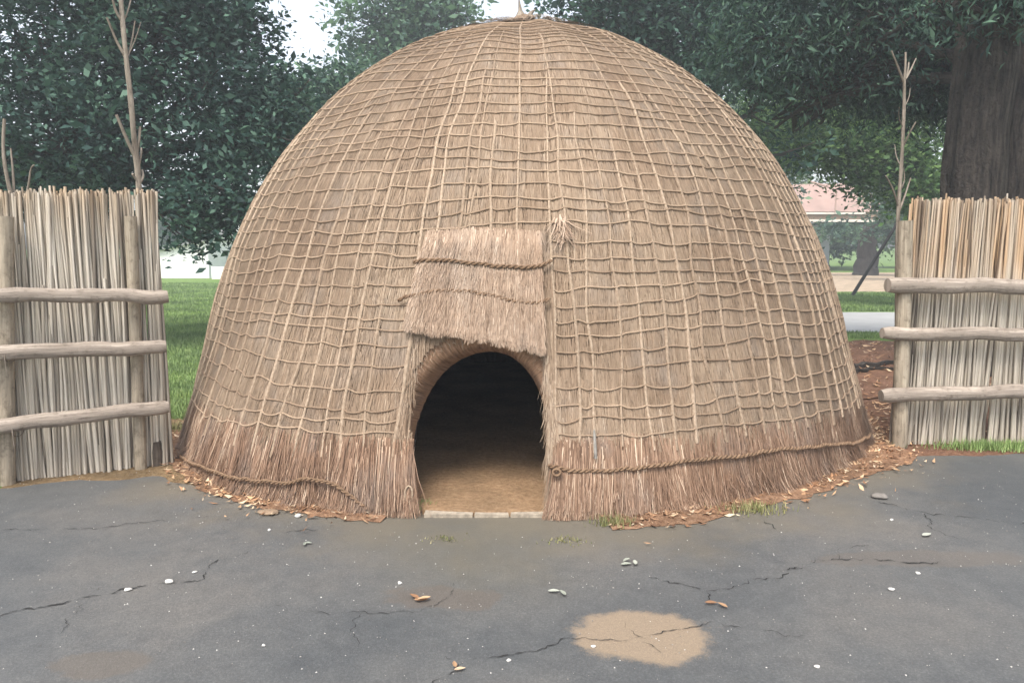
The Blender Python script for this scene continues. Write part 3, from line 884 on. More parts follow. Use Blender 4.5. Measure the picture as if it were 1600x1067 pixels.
def baseL(x):
    y = 757 - .115 * x
    p = gnd(x, y); return p[0], p[1] - .05
rootL, partL = reed_fence('reed fence left of the hut, grey reeds with three pale sloping rails', (16, 262), baseL,
    [(-160, 462, 262, 463, .048, .050, -.05), (-160, 558, 260, 541, .052, .050, -.05), (-160, 685, 264, 634, .052, .048, -.05)],
    [(14, 8, 740, 338, .049, .03), (222, 204, 740, 338, .041, .03), (-140, -140, 760, 330, .06, .03)],
    M['reed_l'], lambda x: at(x, 299, baseL(x)[1])[2], 310, stub=(241, 690, .045, .09))
mb = MB()      # reeds left of the post, shorter
for k in range(60):
    x = rng.uniform(-170, 14); b = baseL(x); h = rng.uniform(.8, 1.15)
    z = np.linspace(-.02, h, 5)
    tube(mb, np.stack([b[0] + rng.normal(0, .03) * z, b[1] + .08 + .06 * rng.random() + 0 * z, z], -1), rng.uniform(.007, .012), 6, rnd=np.clip(rng.normal(.5, .25), 0, 1))
partL(mb, 'reed_panel', M['reed_l'])
for (x, y) in ((16, 552), (28, 668)):      # wire ties on the left post
    mb = MB()
    b = at(x, y, baseL(x)[1] - .05); t = np.linspace(0, 2 * np.pi, 20)
    P = np.stack([b[0] + 0 * t + .006 * np.sin(2 * t), b[1] - .058 * np.cos(t), b[2] + .058 * np.sin(t)], -1)
    tube(mb, np.vstack([P, [b[0] + .004, b[1] - .062, b[2] - .06], [b[0] + .006, b[1] - .06, b[2] - .12]]), .0032, 5)
    partL(mb, 'wire_tie', M['stick'])

def baseR(x):
    p = gnd(x, 697 - .012 * (x - 1400)); return p[0], p[1] - .04
rootR, partR = reed_fence('reed fence right of the hut, brown topped reeds with thick grey rails', (1408, 1790), baseR,
    [(1386, 445, 1810, 450, .060, .060, -.05), (1378, 521, 1810, 524, .054, .056, -.05), (1376, 618, 1810, 606, .056, .060, -.05)],
    [(1402, 1415, 700, 345, .056, .0), (1700, 1705, 700, 330, .06, .03)],
    M['reed_r'], lambda x: at(x, 312, baseR(x)[1])[2], 480)
mb = MB()      # thin reeds between the end post and the hut
for x in (1391, 1394, 1397):
    b = baseR(x); z = np.linspace(0, 1.45, 6)
    tube(mb, np.stack([b[0] + .012 * z + .02 * (1402 - x) / 10, b[1] + .09 + 0 * z, z], -1), .012, 6, rnd=rng.random())
partR(mb, 'end_reed', M['stick'])

# bare branch poles standing with the fences
def branch_pole(label, Y, main, rad, twigs):
    b = at(*main[0], Y)
    mb = MB()
    P = spline([at(x, y, Y) for x, y in main], 40)
    k = np.arange(40)
    tube(mb, P, np.linspace(rad[0], rad[1], 40) * (1 + .25 * vnoise(k * .8, k * 0 + b[0], 5)), 8, rnd=random.random())
    o0 = mb.build('branch_pole', M['stick'], None, True, loc=(b[0], Y, 0))
    tag(o0, label, 'pole', 'bare branch poles behind the fences')
    for pts, r0, r1, dy in twigs:
        m2 = MB()
        n = len(pts)
        Q_ = spline([at(x, y, Y + dy * i / (n - 1)) for i, (x, y) in enumerate(pts)], 14)
        tube(m2, Q_, np.linspace(r0, r1, 14) * .82, 6, rnd=random.random())
        o = m2.build('twig', M['stick'], None, True, loc=(b[0], Y, 0)); o.parent = o0; o.location = (0, 0, 0)
YL = baseL(210)[1] + .24
branch_pole('tall bare forked branch pole rising above the left fence, end nearest the hut', YL,
    [(222, 735), (220, 380), (217, 280), (210, 225), (204, 150), (197, 92), (192, 40), (188, -10), (186, -60)], (.029, .015),
    [([(196, 90), (182, 66), (174, 45), (167, 28)], .013, .008, -.1), ([(198, 92), (205, 72), (211, 33)], .009, .005, .1), ([(199, 90), (212, 62), (220, 35)], .006, .003, .15),
     ([(191, 34), (181, 20), (175, -5), (172, -30)], .012, .007, -.1), ([(192, 36), (200, 18), (206, -6)], .008, .005, .1),
     ([(212, 248), (196, 214), (182, 180)], .016, .012, -.12), ([(213, 246), (217, 222), (219, 198)], .013, .010, .05), ([(216, 262), (221, 240), (221, 232)], .012, .007, .1),
     ([(217, 285), (210, 277), (207, 272)], .014, .010, -.05), ([(219, 285), (224, 276), (222, 266)], .014, .010, .05)])
branch_pole('short bare branch pole with two prongs at the left edge, beside the pale post', YL,
    [(20, 740), (22, 400), (20, 330), (18, 305), (12, 285), (5, 245), (5, 210), (7, 186)], (.028, .010),
    [([(20, 330), (22, 300), (20, 265), (17, 232)], .014, .007, .1), ([(24, 345), (36, 318), (44, 296), (48, 262), (53, 258)], .014, .006, -.1)])
YR = baseR(1412)[1] + .22
branch_pole('bare forked branch pole behind the right fence end post', YR,
    [(1402, 700), (1401, 420), (1403, 330), (1408, 270), (1411, 210), (1413, 160), (1413, 125)], (.021, .012),
    [([(1412, 128), (1404, 108), (1393, 80)], .013, .007, -.1), ([(1413, 125), (1415, 104), (1415, 82)], .012, .009, 0), ([(1414, 125), (1419, 110), (1420, 98)], .010, .007, .08),
     ([(1415, 124), (1424, 108), (1431, 92)], .011, .006, .1), ([(1412, 228), (1420, 210), (1431, 191)], .009, .006, -.1),
     ([(1409, 262), (1400, 246), (1398, 226)], .007, .003, .1), ([(1411, 200), (1404, 184), (1405, 168)], .006, .003, -.1), ([(1413, 168), (1421, 152), (1422, 138)], .006, .003, .1), ([(1405, 300), (1414, 284), (1412, 262)], .007, .003, .08),
     ([(1404, 325), (1396, 296), (1384, 275)], .010, .006, -.1), ([(1405, 330), (1414, 306), (1423, 278)], .012, .006, .08)])

# ------------------------------------------------------------------ trees
def leafcloud(mb, centres, n, sig, size, droop=0.0, narrow=.5, mat=0, tone=.5, tvar=.2, gap=0):
    c = np.asarray(centres)
    k = rng.integers(0, len(c), n)
    if gap:
        g = vnoise(c[:, 0] * 1.1, c[:, 2] * 1.1, 17) + .5 * vnoise(c[:, 0] * 2.9, c[:, 2] * 2.9, 18)
        k = k[rng.random(n) > np.clip((g[k] - gap) * 9, 0, .97)]; n = len(k)
    ct = rng.normal(0, tvar * 1.1, len(c))
    P = c[k] + rng.normal(0, 1, (n, 3)) * np.asarray(sig)
    ax = rng.normal(0, 1, (n, 3)); ax[:, 2] = ax[:, 2] * .6 - droop
    ax /= np.linalg.norm(ax, axis=1)[:, None]
    up = rng.normal(0, .75, (n, 3)) + [0, 0, .8]
    sd = np.cross(ax, up); sd /= np.linalg.norm(sd, axis=1)[:, None] + 1e-9
    nn = np.cross(sd, ax)
    L = (size * np.clip(rng.lognormal(-.1, .38, n), .35, 1.9))[:, None]
    V = np.stack([P, P + ax * L * .5 + sd * L * narrow * .5 + nn * L * .06, P + ax * L - nn * L * .08, P + ax * L * .5 - sd * L * narrow * .5 + nn * L * .06], 1)
    r_ = np.clip(tone + ct[k] + rng.normal(0, tvar, n), 0, 1)
    mb.add(V, np.arange(n * 4).reshape(-1, 4), mat=mat, rnd=np.repeat(r_, 4))

def ell(c, r, n, shell=.35):
    d = rng.normal(0, 1, (n, 3)); d /= np.linalg.norm(d, axis=1)[:, None]
    q = (shell + (1 - shell) * rng.random(n)) ** .6
    return np.asarray(c) + d * q[:, None] * np.asarray(r)

def tree(label, base, trunk_h, trunk_r, blobs, leafmat, barkmat, leaf=.13, name='leafy_tree', cat='tree', group='trees around the hut', sig=.28,
         droop=.0, narrow=.5, lean=(0, 0), per=48, lobes=None, limbs=True, tone=.5, taper=.42, flare=.45, sides=28, thin=1.0, gap=.22, wob=1.0, tvar=.26):
    """blobs: (centre, radii, leaf count); trunk, limbs and crown are parts"""
    bx, by = base
    root = empty(name, (bx, by, 0)); tag(root, label, cat, group)
    def part(mb, nm, m):
        o = mb.build(nm, m, None, True, loc=(bx, by, 0)); o.parent = root; o.location = (0, 0, 0); return o
    mt = MB()
    if trunk_r > 0:
        u = np.linspace(0, 1, 22); k = np.arange(22)
        P = np.stack([bx + lean[0] * u + .48 * wob * trunk_r * vnoise(k * .5, k * 0 + bx, 3), by + lean[1] * u, -.1 + (trunk_h + .1) * u], -1)
        rad = trunk_r * (1 - taper * u + flare * np.exp(-u * trunk_h / .5)) * (1 + .10 * vnoise(k * .6, k * 0 + by, 4))
        tube(mt, P, rad, sides, lobes=lobes)
        part(mt, 'trunk', barkmat)
        top = P[-1]
    ml, mc = MB(), MB()
    for (c, r, n) in blobs:
        cs = ell(c, r, max(4, n // per))
        leafcloud(mc, cs, n, np.array([1, 1, .8]) * sig, leaf, droop, narrow, tone=tone, gap=gap, tvar=tvar)
        if trunk_r > 0 and limbs:
            st = P[int(rng.integers(12, 21))]
            c = np.asarray(c)
            mid = (st + c) / 2 + [0, 0, .15 * np.linalg.norm(c - st) * .5]
            q = spline([st, mid, c], 14)
            tube(ml, q, np.linspace(trunk_r * .38, trunk_r * .10, 14) * thin, 8)
            for e_ in cs[: min(14, len(cs))]:
                s_ = q[int(rng.integers(6, 14))]
                tube(ml, spline([s_, (s_ + e_) / 2 + rng.normal(0, .12, 3), e_], 7), np.linspace(trunk_r * .10, trunk_r * .025, 7), 5)
    if ml.n: part(ml, 'limbs', barkmat)
    part(mc, 'crown', leafmat)
    return root

M['bark'] = mat_wood('dark_bark', (.028, .024, .02), (.095, .082, .07), 9, 2.2, 1.0)
M['bark2'] = mat_wood('brown_bark', (.016, .0135, .012), (.115, .096, .08), 20, 2.6, 1.0, .09)
M['leaf_dark'] = mat_leaf('dark_leaf', [(0, (.016, .040, .036)), (.5, (.042, .096, .078)), (1, (.10, .185, .135))])  # leaf tones lightened and blued, veiling haze put into the colour
M['leaf_mid'] = mat_leaf('mid_leaf', [(0, (.035, .075, .06)), (.5, (.075, .145, .10)), (1, (.14, .235, .14))])
M['leaf_light'] = mat_leaf('light_leaf', [(0, (.035, .085, .03)), (.5, (.085, .17, .055)), (1, (.17, .27, .09))], .35)
M['needle'] = mat_leaf('needle', [(0, (.016, .038, .034)), (.5, (.038, .085, .066)), (1, (.085, .155, .105))], .15)

def B(x, y, Y, rx, ry, rz, n):     # blob centred on a photo pixel, radii in metres
    return (at(x, y, Y), (rx, ry, rz), n)

tree('broad dark leafy tree behind the left fence, low branch hanging beside the hut', (at(110, 300, 12.5)[0], 12.8), 3.2, .32,
     [B(60, 60, 12, 2.0, 1.6, 1.5, 12325), B(250, 40, 12.5, 1.8, 1.6, 1.3, 10875), B(-80, 180, 12, 1.8, 1.5, 1.6, 7250), B(90, 215, 11.6, 1.7, 1.2, 1.1, 10150),
      B(270, 190, 12, 1.6, 1.3, 1.1, 5843), B(355, 120, 12.5, 1.0, 1.2, 1.0, 4495), B(390, 215, 12.2, 1.05, 1.0, .55, 4495), B(330, 300, 11.5, .8, .6, .5, 3770), B(300, 345, 11.3, .45, .4, .38, 1087),
      B(310, 20, 13, .8, 1.2, .9, 4350), B(170, -120, 12.5, 2.6, 2, 1.5, 10150), B(60, 290, 12.5, 1.2, 1, .5, 4350), B(390, 330, 11.6, .4, .4, .3, 870), B(450, 170, 13, .6, .6, .7, 2610)],
     M['leaf_dark'], M['bark'], .105, sig=.20, per=70, gap=.10)
tree('dark round tree behind the hut, left shoulder of the dome', (at(560, 300, 17)[0], 17), 3.4, .25,
     [B(490, 180, 17, 1.2, 1.2, .9, 3800), B(575, 150, 18, 1.1, 1.2, .7, 3000), B(450, 165, 16.5, .7, .9, .6, 1600), B(470, 250, 16, 1.1, 1.0, 1.2, 3500)],
     M['leaf_mid'], M['bark'], .15)
tree('tall pale green tree standing behind the hut, between two gaps of sky', (at(640, 300, 26)[0], 26), 6.5, .35,
     [B(600, 20, 26, 1.4, 1.6, 1.3, 4200), B(630, 75, 26, 1.7, 1.8, .9, 4500), B(585, 105, 26, 1.1, 1.5, .9, 2600), B(680, 10, 26, .9, 1.2, .8, 1700), B(620, -60, 26, 2.0, 2, 1.4, 3600), B(715, 25, 26, .6, 1, .5, 500)],
     M['leaf_mid'], M['bark'], .19, sig=.4, tone=.62)
tree('dark leafy tree behind the right shoulder of the dome', (at(1080, 300, 17)[0], 17.5), 5.2, .34,
     [B(905, 10, 17, .8, 1.1, .8, 1300), B(985, 25, 17, 1.2, 1.2, 1.0, 3800), B(1080, 45, 17, 1.4, 1.3, 1.2, 7500), B(1160, 60, 16.5, 1.3, 1.2, 1.2, 7000), B(1130, -70, 17, 3, 2, 1.6, 7000), B(1190, 170, 17, .9, .9, .9, 360),
      B(960, -90, 17, 1.2, 1.4, 1.0, 2200), B(1230, 240, 17.5, .8, .8, .8, 264)],
     M['leaf_dark'], M['bark'], .15)
lob = lambda th: (.33 * np.abs(np.sin(th)) + np.sqrt(np.maximum(.385 ** 2 - (.33 * np.cos(th)) ** 2, .004))) / .74 * (1 + .035 * np.cos(9 * th + 1) + .03 * np.cos(17 * th) + .02 * np.cos(31 * th))
tree('huge old dark tree with fluted trunk behind the right fence, boughs drooping', (at(1560, 300, 9.6)[0], 9.6), 6.5, .68,
     [B(1250, 60, 12, 1.5, 1.2, 1.0, 11700), B(1370, 40, 11.5, 1.4, 1.2, .9, 11700), B(1450, 110, 11.2, .75, .9, .7, 5850), B(1310, 135, 12, 1.0, .9, .55, 6500), B(1500, -40, 10.5, 1.6, 1.4, .9, 9100),
      B(1200, 130, 13, .7, .7, .6, 1287), B(1620, 20, 10.8, 1.0, .8, 1.0, 6500), B(1240, 175, 12.5, .5, .5, .5, 676), B(1350, -90, 11.5, 2.6, 1.6, 1.0, 9100), B(1590, 120, 11.5, 1.2, .6, 1.1, 6500), B(1490, 10, 8.9, .34, .3, .28, 1430), B(1590, -20, 8.7, .5, .3, .26, 1690)],
     M['needle'], M['bark2'], .105, name='old_tree', droop=.75, narrow=.26, sig=.24, lobes=lob, taper=.03, flare=.15, sides=96, thin=.35, wob=.2, gap=.3)
tree('bright green bushy tree behind the bare pole, right of the hut', (at(1440, 300, 20)[0], 20.5), 2.6, .14,
     [B(1290, 225, 20, 1.1, 1.0, .7, 7500), B(1370, 245, 20, 1.2, 1.0, .8, 8500), B(1440, 190, 20.5, .75, .9, 1.2, 5000), B(1340, 190, 21, 1.1, 1, .7, 4500), B(1430, 290, 19.5, .7, .7, .6, 3200), B(1460, 130, 21, .6, .6, .7, 1800), B(1230, 230, 22, .9, .9, 1.1, 4500), B(1185, 190, 22, .8, .8, .9, 3000), B(1250, 170, 22, .9, .8, .7, 3500)],
     M['leaf_light'], M['bark'], .13, name='bushy_tree', tone=.5, limbs=False, sig=.3)
tree('thick trunked tree before the pink roofed shelter, far right of the hut', (gnd(1302, 426)[0], 44.0), 2.9, .68,
     [B(1312, 362, 43, 1.7, 1.2, .28, 900), B(1228, 325, 43, .9, 1.2, 1.0, 900), B(1400, 335, 42, 1.1, 1.2, 1.2, 1600)],
     M['leaf_mid'], M['bark'], .26, sig=.4, limbs=False, flare=.12)
tree('slender dark sapling standing by the sandy track, beside the right fence', (gnd(1391, 434)[0], 36.0), 3.4, .16,
     [B(1400, 300, 36, 1.4, 1.0, 1.2, 2600)], M['leaf_mid'], M['bark'], .22, name='sapling', sig=.4)
# far trees closing the view
for (x, Y, rx, h, n, lab) in ((-150, 62, 7, 9, 3000, 'far green tree beyond the left fence, leftmost of the far row'), (262, 55, 3.6, 4.2, 3000, 'small far green tree above the white shed'),
        (1290, 60, 6, 6.5, 4500, 'far green tree behind the shelter roof'), (1440, 58, 6, 9, 5500, 'tall far green tree beyond the right fence'),
        (1690, 60, 8, 9, 3000, 'far green tree behind the huge trunk'), (1150, 62, 7, 15, 7000, 'far green tree showing between dome and dark boughs')):
    X = at(x, 400, Y)[0]
    tree(lab, (X, Y), h * .5, .3, [((X, Y, h * .6), (rx * .7, 2.5, h * .38), n), ((X + rx * .3, Y, h * .45), (rx * .6, 2, h * .28), n // 2)], M['leaf_light'] if x > 1000 else M['leaf_mid'], M['bark'], .4, sig=.6,
         group='far trees beyond the lawn', tone=.6)
# clipped hedge beyond the track
mb = MB()
p0, p1 = gnd(1285, 409), gnd(1425, 409)
cs = np.stack([rng.uniform(p0[0] - 3, p1[0] + 6, 260), 58 + rng.uniform(-.8, .8, 260), rng.uniform(.2, 1.6, 260)], -1)
leafcloud(mb, cs, 9000, (.35, .3, .25), .24, tone=.55)
o = mb.build('hedge', M['leaf_light'], None, True, loc=(p0[0], 58, 0)); tag(o, 'bright green clipped hedge at the far side of the lawn', 'hedge')

# ------------------------------------------------------------------ buildings far off
M['white'] = mat_plain('white_wall', (.80, .80, .78), .06, 1.5, bump=.03)
M['greyroof'] = mat_plain('grey_roof', (.30, .31, .31), .2, 2)
M['pinkroof'] = mat_plain('pink_roof', (.36, .245, .205), .2, 1.2)
M['fascia'] = mat_plain('pale_fascia', (.66, .60, .52), .12, 2)
M['greywall'] = mat_plain('grey_wall', (.42, .44, .47), .12, 1)
def pent(name, label, x0, x1, Y, ybase, ytl, ytr, depth, wallm, cat, roof=None):
    a, b = at(x0, ybase, Y), at(x1, ybase, Y)
    zl, zr = at(x0, ytl, Y)[2], at(x1, ytr, Y)[2]
    root = empty(name, ((a[0] + b[0]) / 2, Y, 0)); tag(root, label, cat)
    loc = ((a[0] + b[0]) / 2, Y, 0)
    V = [(a[0], Y, -.1), (b[0], Y, -.1), (b[0], Y, zr), (a[0], Y, zl), (a[0], Y + depth, -.1), (b[0], Y + depth, -.1), (b[0], Y + depth, zr), (a[0], Y + depth, zl)]
    mb = MB(); mb.add(V, [(0, 1, 2, 3), (5, 4, 7, 6), (4, 0, 3, 7), (1, 5, 6, 2), (3, 2, 6, 7)])
    o = mb.build('wall', wallm, None, False, loc=loc); o.parent = root; o.location = (0, 0, 0)
    if roof:
        mb = MB()
        V = [(a[0] - .2, Y - .25, zl + .01 - .02), (b[0] + .08, Y - .25, zr + .01), (b[0] + .08, Y + depth + .2, zr + .01), (a[0] - .2, Y + depth + .2, zl - .01)]
        V = V + [(x, y, z + .09) for x, y, z in V]
        mb.add(V, [(3, 2, 1, 0), (4, 5, 6, 7), (0, 1, 5, 4), (1, 2, 6, 5), (2, 3, 7, 6), (3, 0, 4, 7)])
        o = mb.build('roof', roof, None, False, loc=loc); o.parent = root; o.location = (0, 0, 0)
    return root
pent('shed', 'low white shed with sloping roof on the lawn between fence and hut', 150, 327, 39.5, 435, 412, 376, 4, M['white'], 'shed', M['greyroof'])
pent('boundary_wall', 'low white wall stub beside the white shed, at the hut edge', 331, 420, 38.5, 440, 417, 417, .25, M['white'], 'wall')
pent('fence_panel', 'pale green slatted panel standing behind the low white wall', 326, 400, 42, 430, 392, 392, .1, mat_wood('green_slats', (.22, .33, .27), (.42, .52, .46), 3, .1), 'fence')
pent('house', 'far pale house with reddish roof glimpsed under the leaves beside the hut', 352, 470, 62, 415, 318, 318, 6, M['white'], 'house', mat_plain('red_roof', (.30, .13, .09), .2, 2))
Y = 50.0
root = empty('shelter', (at(1310, 400, Y)[0], Y, 0)); tag(root, 'open shelter with pale pink hipped roof, beyond the track', 'shelter')
loc = tuple(root.location)
def sp(mb, name, m):
    o = mb.build(name, m, None, False, loc=loc); o.parent = root; o.location = (0, 0, 0); return o
e0, e1 = at(1215, 331, Y), at(1405, 331, Y); rg0, rg1 = at(1262, 287, Y), at(1362, 285, Y)
mb = MB(); d = 5.0
V = [(e0[0], Y, e0[2]), (e1[0], Y, e1[2]), (e1[0], Y + 2 * d, e1[2]), (e0[0], Y + 2 * d, e0[2]), (rg0[0], Y + d * .5, rg0[2] + .15), (rg1[0], Y + d * .5, rg1[2] + .15)]
mb.add(V, [(0, 1, 5, 4), (2, 3, 4, 5), (3, 2, 1, 0)], [(1, 2, 5), (3, 0, 4)])
sp(mb, 'roof', M['pinkroof'])
for (ya, yb, dy) in ((332, 335, -.35), (343, 347, -.55)):
    mb = MB(); a, b = at(1190, yb, Y + dy), at(1372 if ya > 340 else 1352, ya, Y + dy)
    box(mb, (a[0], Y + dy - .06, a[2]), (b[0], Y + dy + .06, b[2])); sp(mb, 'fascia_board', M['fascia'])
mb = MB(); a, b = at(1190, 343, Y), at(1385, 336, Y); box(mb, (a[0], Y - .25, a[2]), (b[0], Y + .1, b[2])); sp(mb, 'beam', mat_plain('brown_beam', (.26, .18, .12), .2, 3))
for x in (1247, 1366):
    mb = MB(); a = at(x, 345, Y - .1); tube(mb, [(a[0], Y - .1, -.05), (a[0], Y - .1, a[2])], .07, 8); sp(mb, 'post', M['bark2'])
mb = MB(); a, b = at(1200, 418, Y + 6), at(1298, 352, Y + 6); box(mb, (a[0], Y + 6, -.1), (b[0], Y + 6.2, b[2])); sp(mb, 'back_wall', M['greywall'])
mb = MB(); a, b = at(1305, 332, Y - .6), at(1307, 296, Y - .6); tube(mb, [a, b], .06, 7); tube(mb, [b, at(1266, 284, Y - .6)], .06, 7); tube(mb, [b, at(1335, 302, Y - .6)], .05, 7)
sp(mb, 'roof_frame', mat_plain('pink_frame', (.42, .29, .24), .15, 3))
# leaning dark pole
mb = MB()
a = gnd(1331, 463); b = at(1404, 346, a[1]); tube(mb, [a, (a * .6 + b * .4), b], [.06, .055, .05], 7)
tag(mb.build('leaning_pole', M['crack'], None, True), 'thin dark pole leaning over the grass beside the right fence', 'pole')

# ------------------------------------------------------------------ small stuff on the ground
# grass blades on the lawn
def blades(mb, x, y, h, w, z0=0.0, tone=.5):
    n = len(x); th = rng.uniform(0, 2 * np.pi, n); ln = rng.uniform(.1, .8, n) * h
    P = np.stack([x, y, np.full(n, z0)], -1)
    sd = np.stack([np.cos(th), np.sin(th), 0 * th], -1) * w[:, None]
    tip = P + np.stack([-np.sin(th) * ln, np.cos(th) * ln, h], -1)
    mb.add(np.stack([P - sd, P + sd, tip], 1), tris=np.arange(n * 3).reshape(-1, 3), rnd=np.repeat(np.clip(rng.normal(tone, .22, n), 0, 1), 3))
M['blade'] = mat_leaf('grass_blade', [(0, (.10, .16, .055)), (.5, (.20, .30, .105)), (1, (.34, .43, .18))], .3, .6, .3)
M['dryblade'] = mat_leaf('dry_grass', [(0, (.10, .13, .045)), (.5, (.26, .26, .11)), (1, (.48, .42, .24))], .3, .6, .3)
mb = MB()
n = 110000
yy = 6.9 * (34 / 6.9) ** rng.random(n); xx = rng.uniform(-.66, -.34, n) * yy
blades(mb, xx, yy, rng.uniform(.03, .075, n), .004 + .0006 * yy)
n = 26000
yy = rng.uniform(18.9, 26.5, n); xx = rng.uniform(.36, .62, n) * yy
blades(mb, xx, yy, rng.uniform(.04, .09, n), .006 + .0006 * yy)
n = 5000
yy = rng.uniform(13.2, 14.2, n); xx = rng.uniform(.38, .62, n) * yy
blades(mb, xx, yy, rng.uniform(.03, .08, n), np.full(n, .007))
tag(mb.build('lawn_grass', M['blade'], None, False), 'short green grass growing over the lawns', 'grass', kind='stuff')

def tuft(label, px, py, spread, n, h, m='blade', flat=.5):
    c = gnd(px, py)
    mb = MB()
    x = c[0] + rng.normal(0, spread, n); y = c[1] + rng.normal(0, spread * flat, n)
    blades(mb, x, y, rng.uniform(h * .4, h, n), rng.uniform(.0025, .005, n), .012)
    o = mb.build('grass_tuft', M[m], None, False, loc=(c[0], c[1], 0))
    tag(o, label, 'grass tuft', 'grass tufts at the edge of the asphalt')
tuft('pale grass tuft on the litter at the right front foot of the hut', 1178, 800, .10, 260, .06, 'dryblade')
tuft('green grass tuft beside the left end of the door sill', 661, 797, .04, 120, .06)
tuft('flat dry grass tuft on the asphalt just before the hut, right of the door', 884, 848, .06, 110, .018, 'dryblade')
tuft('faint dry grass tuft on the brown stain in front of the door', 697, 845, .05, 70, .018, 'dryblade')
tuft('long green grass tuft at the foot of the right fence', 1555, 702, .22, 1300, .08, flat=.25)
tuft('small green grass tuft by the right fence, nearest the photo edge', 1640, 704, .16, 600, .08, flat=.3)
tuft('sparse dry grass tuft between left fence and hut', 278, 672, .16, 700, .07, 'dryblade')
tuft('wispy dry grass tuft against the front foot of the hut, right of the doorway', 958, 822, .06, 160, .07, 'dryblade')

# fallen leaves and straw along the foot of the hut
M['litter'] = mat_leaf('dry_leaf', [(0, (.14, .075, .045)), (.4, (.33, .18, .10)), (.75, (.50, .33, .20)), (1, (.68, .55, .40))], .1, .7, .2)
def litter(mb, x, y, z, size):
    n = len(x); th = rng.uniform(0, 2 * np.pi, n); L = size * rng.uniform(.5, 1.4, n); W = L * rng.uniform(.12, .45, n)
    P = np.stack([x, y, z + rng.uniform(0, .012, n)], -1)
    ax = np.stack([np.cos(th), np.sin(th), rng.normal(0, .22, n)], -1) * L[:, None]
    sd = np.stack([-np.sin(th), np.cos(th), rng.normal(0, .35, n)], -1) * W[:, None]
    lift = np.stack([0 * x, 0 * x, rng.uniform(.0, .35, n) * L], -1)
    V = np.stack([P - ax * .5 + lift * .5, P + sd * .5, P + ax * .5 + lift, P - sd * .5], 1)
    mb.add(V, np.arange(n * 4).reshape(-1, 4), rnd=np.repeat(rng.random(n), 4))
mb = MB()
n = 3600
a = rng.uniform(-1.5, 1.55, n)
keepw = .25 + .75 * np.exp(-((a - .22) / .14) ** 2) + .9 * np.exp(-((a - 1.0) / .28) ** 2) + .55 * np.exp(-((a + .6) / .3) ** 2)
ok = (rng.random(n) < keepw) & (np.abs(a + .07) > .2)
a = a[ok]; n = len(a)
rr = hut_r(a) - .03 + np.abs(rng.normal(0, .13, n)) * (1 + .6 * np.exp(-((a - 1.0) / .3) ** 2))
litter(mb, HX + rr * np.sin(a), HY - rr * np.cos(a), .016, .05)
x = rng.uniform(-4.3, -2.9, 500); y = 5.0 + .55 * rng.random(500) + .35 * (x + 4.3); litter(mb, x, y, .014, .045)
x = rng.uniform(2.9, 5.2, 900); y = rng.uniform(6.0, 7.6, 900) ; litter(mb, x, y, .014, .05)
x = rng.uniform(3.2, 7.2, 1400); y = rng.uniform(7.2, 12.8, 1400); litter(mb, x, y, .012, .08)
tag(mb.build('leaf_litter', M['litter'], None, False), 'dry leaves and straw scraps scattered round the foot of the hut', 'leaf litter', kind='stuff')

# grit specks on the asphalt
mb = MB()
n = 2600
x = rng.uniform(-4.5, 4.8, n); y = rng.uniform(2.6, 5.6, n)
ok = np.hypot(x - HX, y - HY) > 3.45; x, y = x[ok], y[ok]; n = len(x)
sz = rng.uniform(.0015, .0045, n)
off4 = np.array([(1, 0, 0), (-.5, .87, 0), (-.5, -.87, 0), (0, 0, 1.0)])
V = np.stack([x, y, np.full(n, .0095)], -1)[:, None] + off4[None] * sz[:, None, None] * rng.uniform(.6, 1.4, (n, 1, 3))
k = np.arange(n)[:, None] * 4
mb.add(V, tris=np.concatenate([k + [0, 1, 3], k + [1, 2, 3], k + [2, 0, 3]]), rnd=np.repeat(rng.random(n), 4))
k_ = NT('grit', .9, .2); k_.col(k_.ramp(k_.rnd(), [(0, (.12, .11, .10)), (.6, (.32, .30, .27)), (1, (.62, .6, .56))]))
tag(mb.build('grit', k_.m, None, False), 'fine pale grit scattered over the asphalt', 'grit', kind='stuff')

# pebbles and single leaves
def pebble(label, px, py, wpx, hpx, m=None, group='white pebbles on the asphalt'):
    c = gnd(px, py, .008); k = np.linalg.norm(c - [0, 0, CAMH]) / F
    rx, rz = wpx * k / 2 * .85, hpx * k / 2 * .7
    mb = MB()
    th = np.linspace(0, 2 * np.pi, 13)[:-1]; ph = np.linspace(-np.pi / 2, np.pi / 2, 8)
    sd = random.random() * 50
    V = []
    for p in ph:
        for t in th:
            w = 1 + .7 * vnoise(t * 1.1 + sd, p * 1.3 + sd, 3)
            V.append((c[0] + rx * w * math.cos(p) * math.cos(t), c[1] + rx * .8 * w * math.cos(p) * math.sin(t), c[2] + rz * (.85 + w * math.sin(p))))
    i, j = np.meshgrid(np.arange(7), np.arange(12), indexing='ij')
    mb.add(V, np.stack([i * 12 + j, i * 12 + (j + 1) % 12, (i + 1) * 12 + (j + 1) % 12, (i + 1) * 12 + j], -1).reshape(-1, 4))
    o = mb.build('pebble', m or M['pebw'], None, True, loc=tuple(c)); tag(o, label, 'pebble', group)
M['pebw'] = mat_plain('white_stone', (.58, .56, .52), .3, 60)
pebble('largest white pebble, flat, on the long crack at the left', 265, 910, 14, 7)
pebble('white pebble left of the largest one, on the same long crack', 200, 922, 13, 5)
pebble('round white pebble on bare asphalt in front of the doorway', 625, 912, 8, 6)
pebble('tiny white pebble alone on the asphalt at the lower left', 412, 1009, 6, 5)
pebble('white pebble alone on the asphalt at the right', 1393, 922, 10, 6)
pebble('thin white stone chip above the lone pebble at the right', 1434, 896, 8, 4)
pebble('thin white stone chip below the sandy patch, lower right', 1277, 1042, 9, 4)
pebble('small pale pebble at the lower left edge of the sandy patch', 927, 1011, 8, 5)
pebble('small white chip by the crack end in front of the left wall', 304, 894, 9, 3)
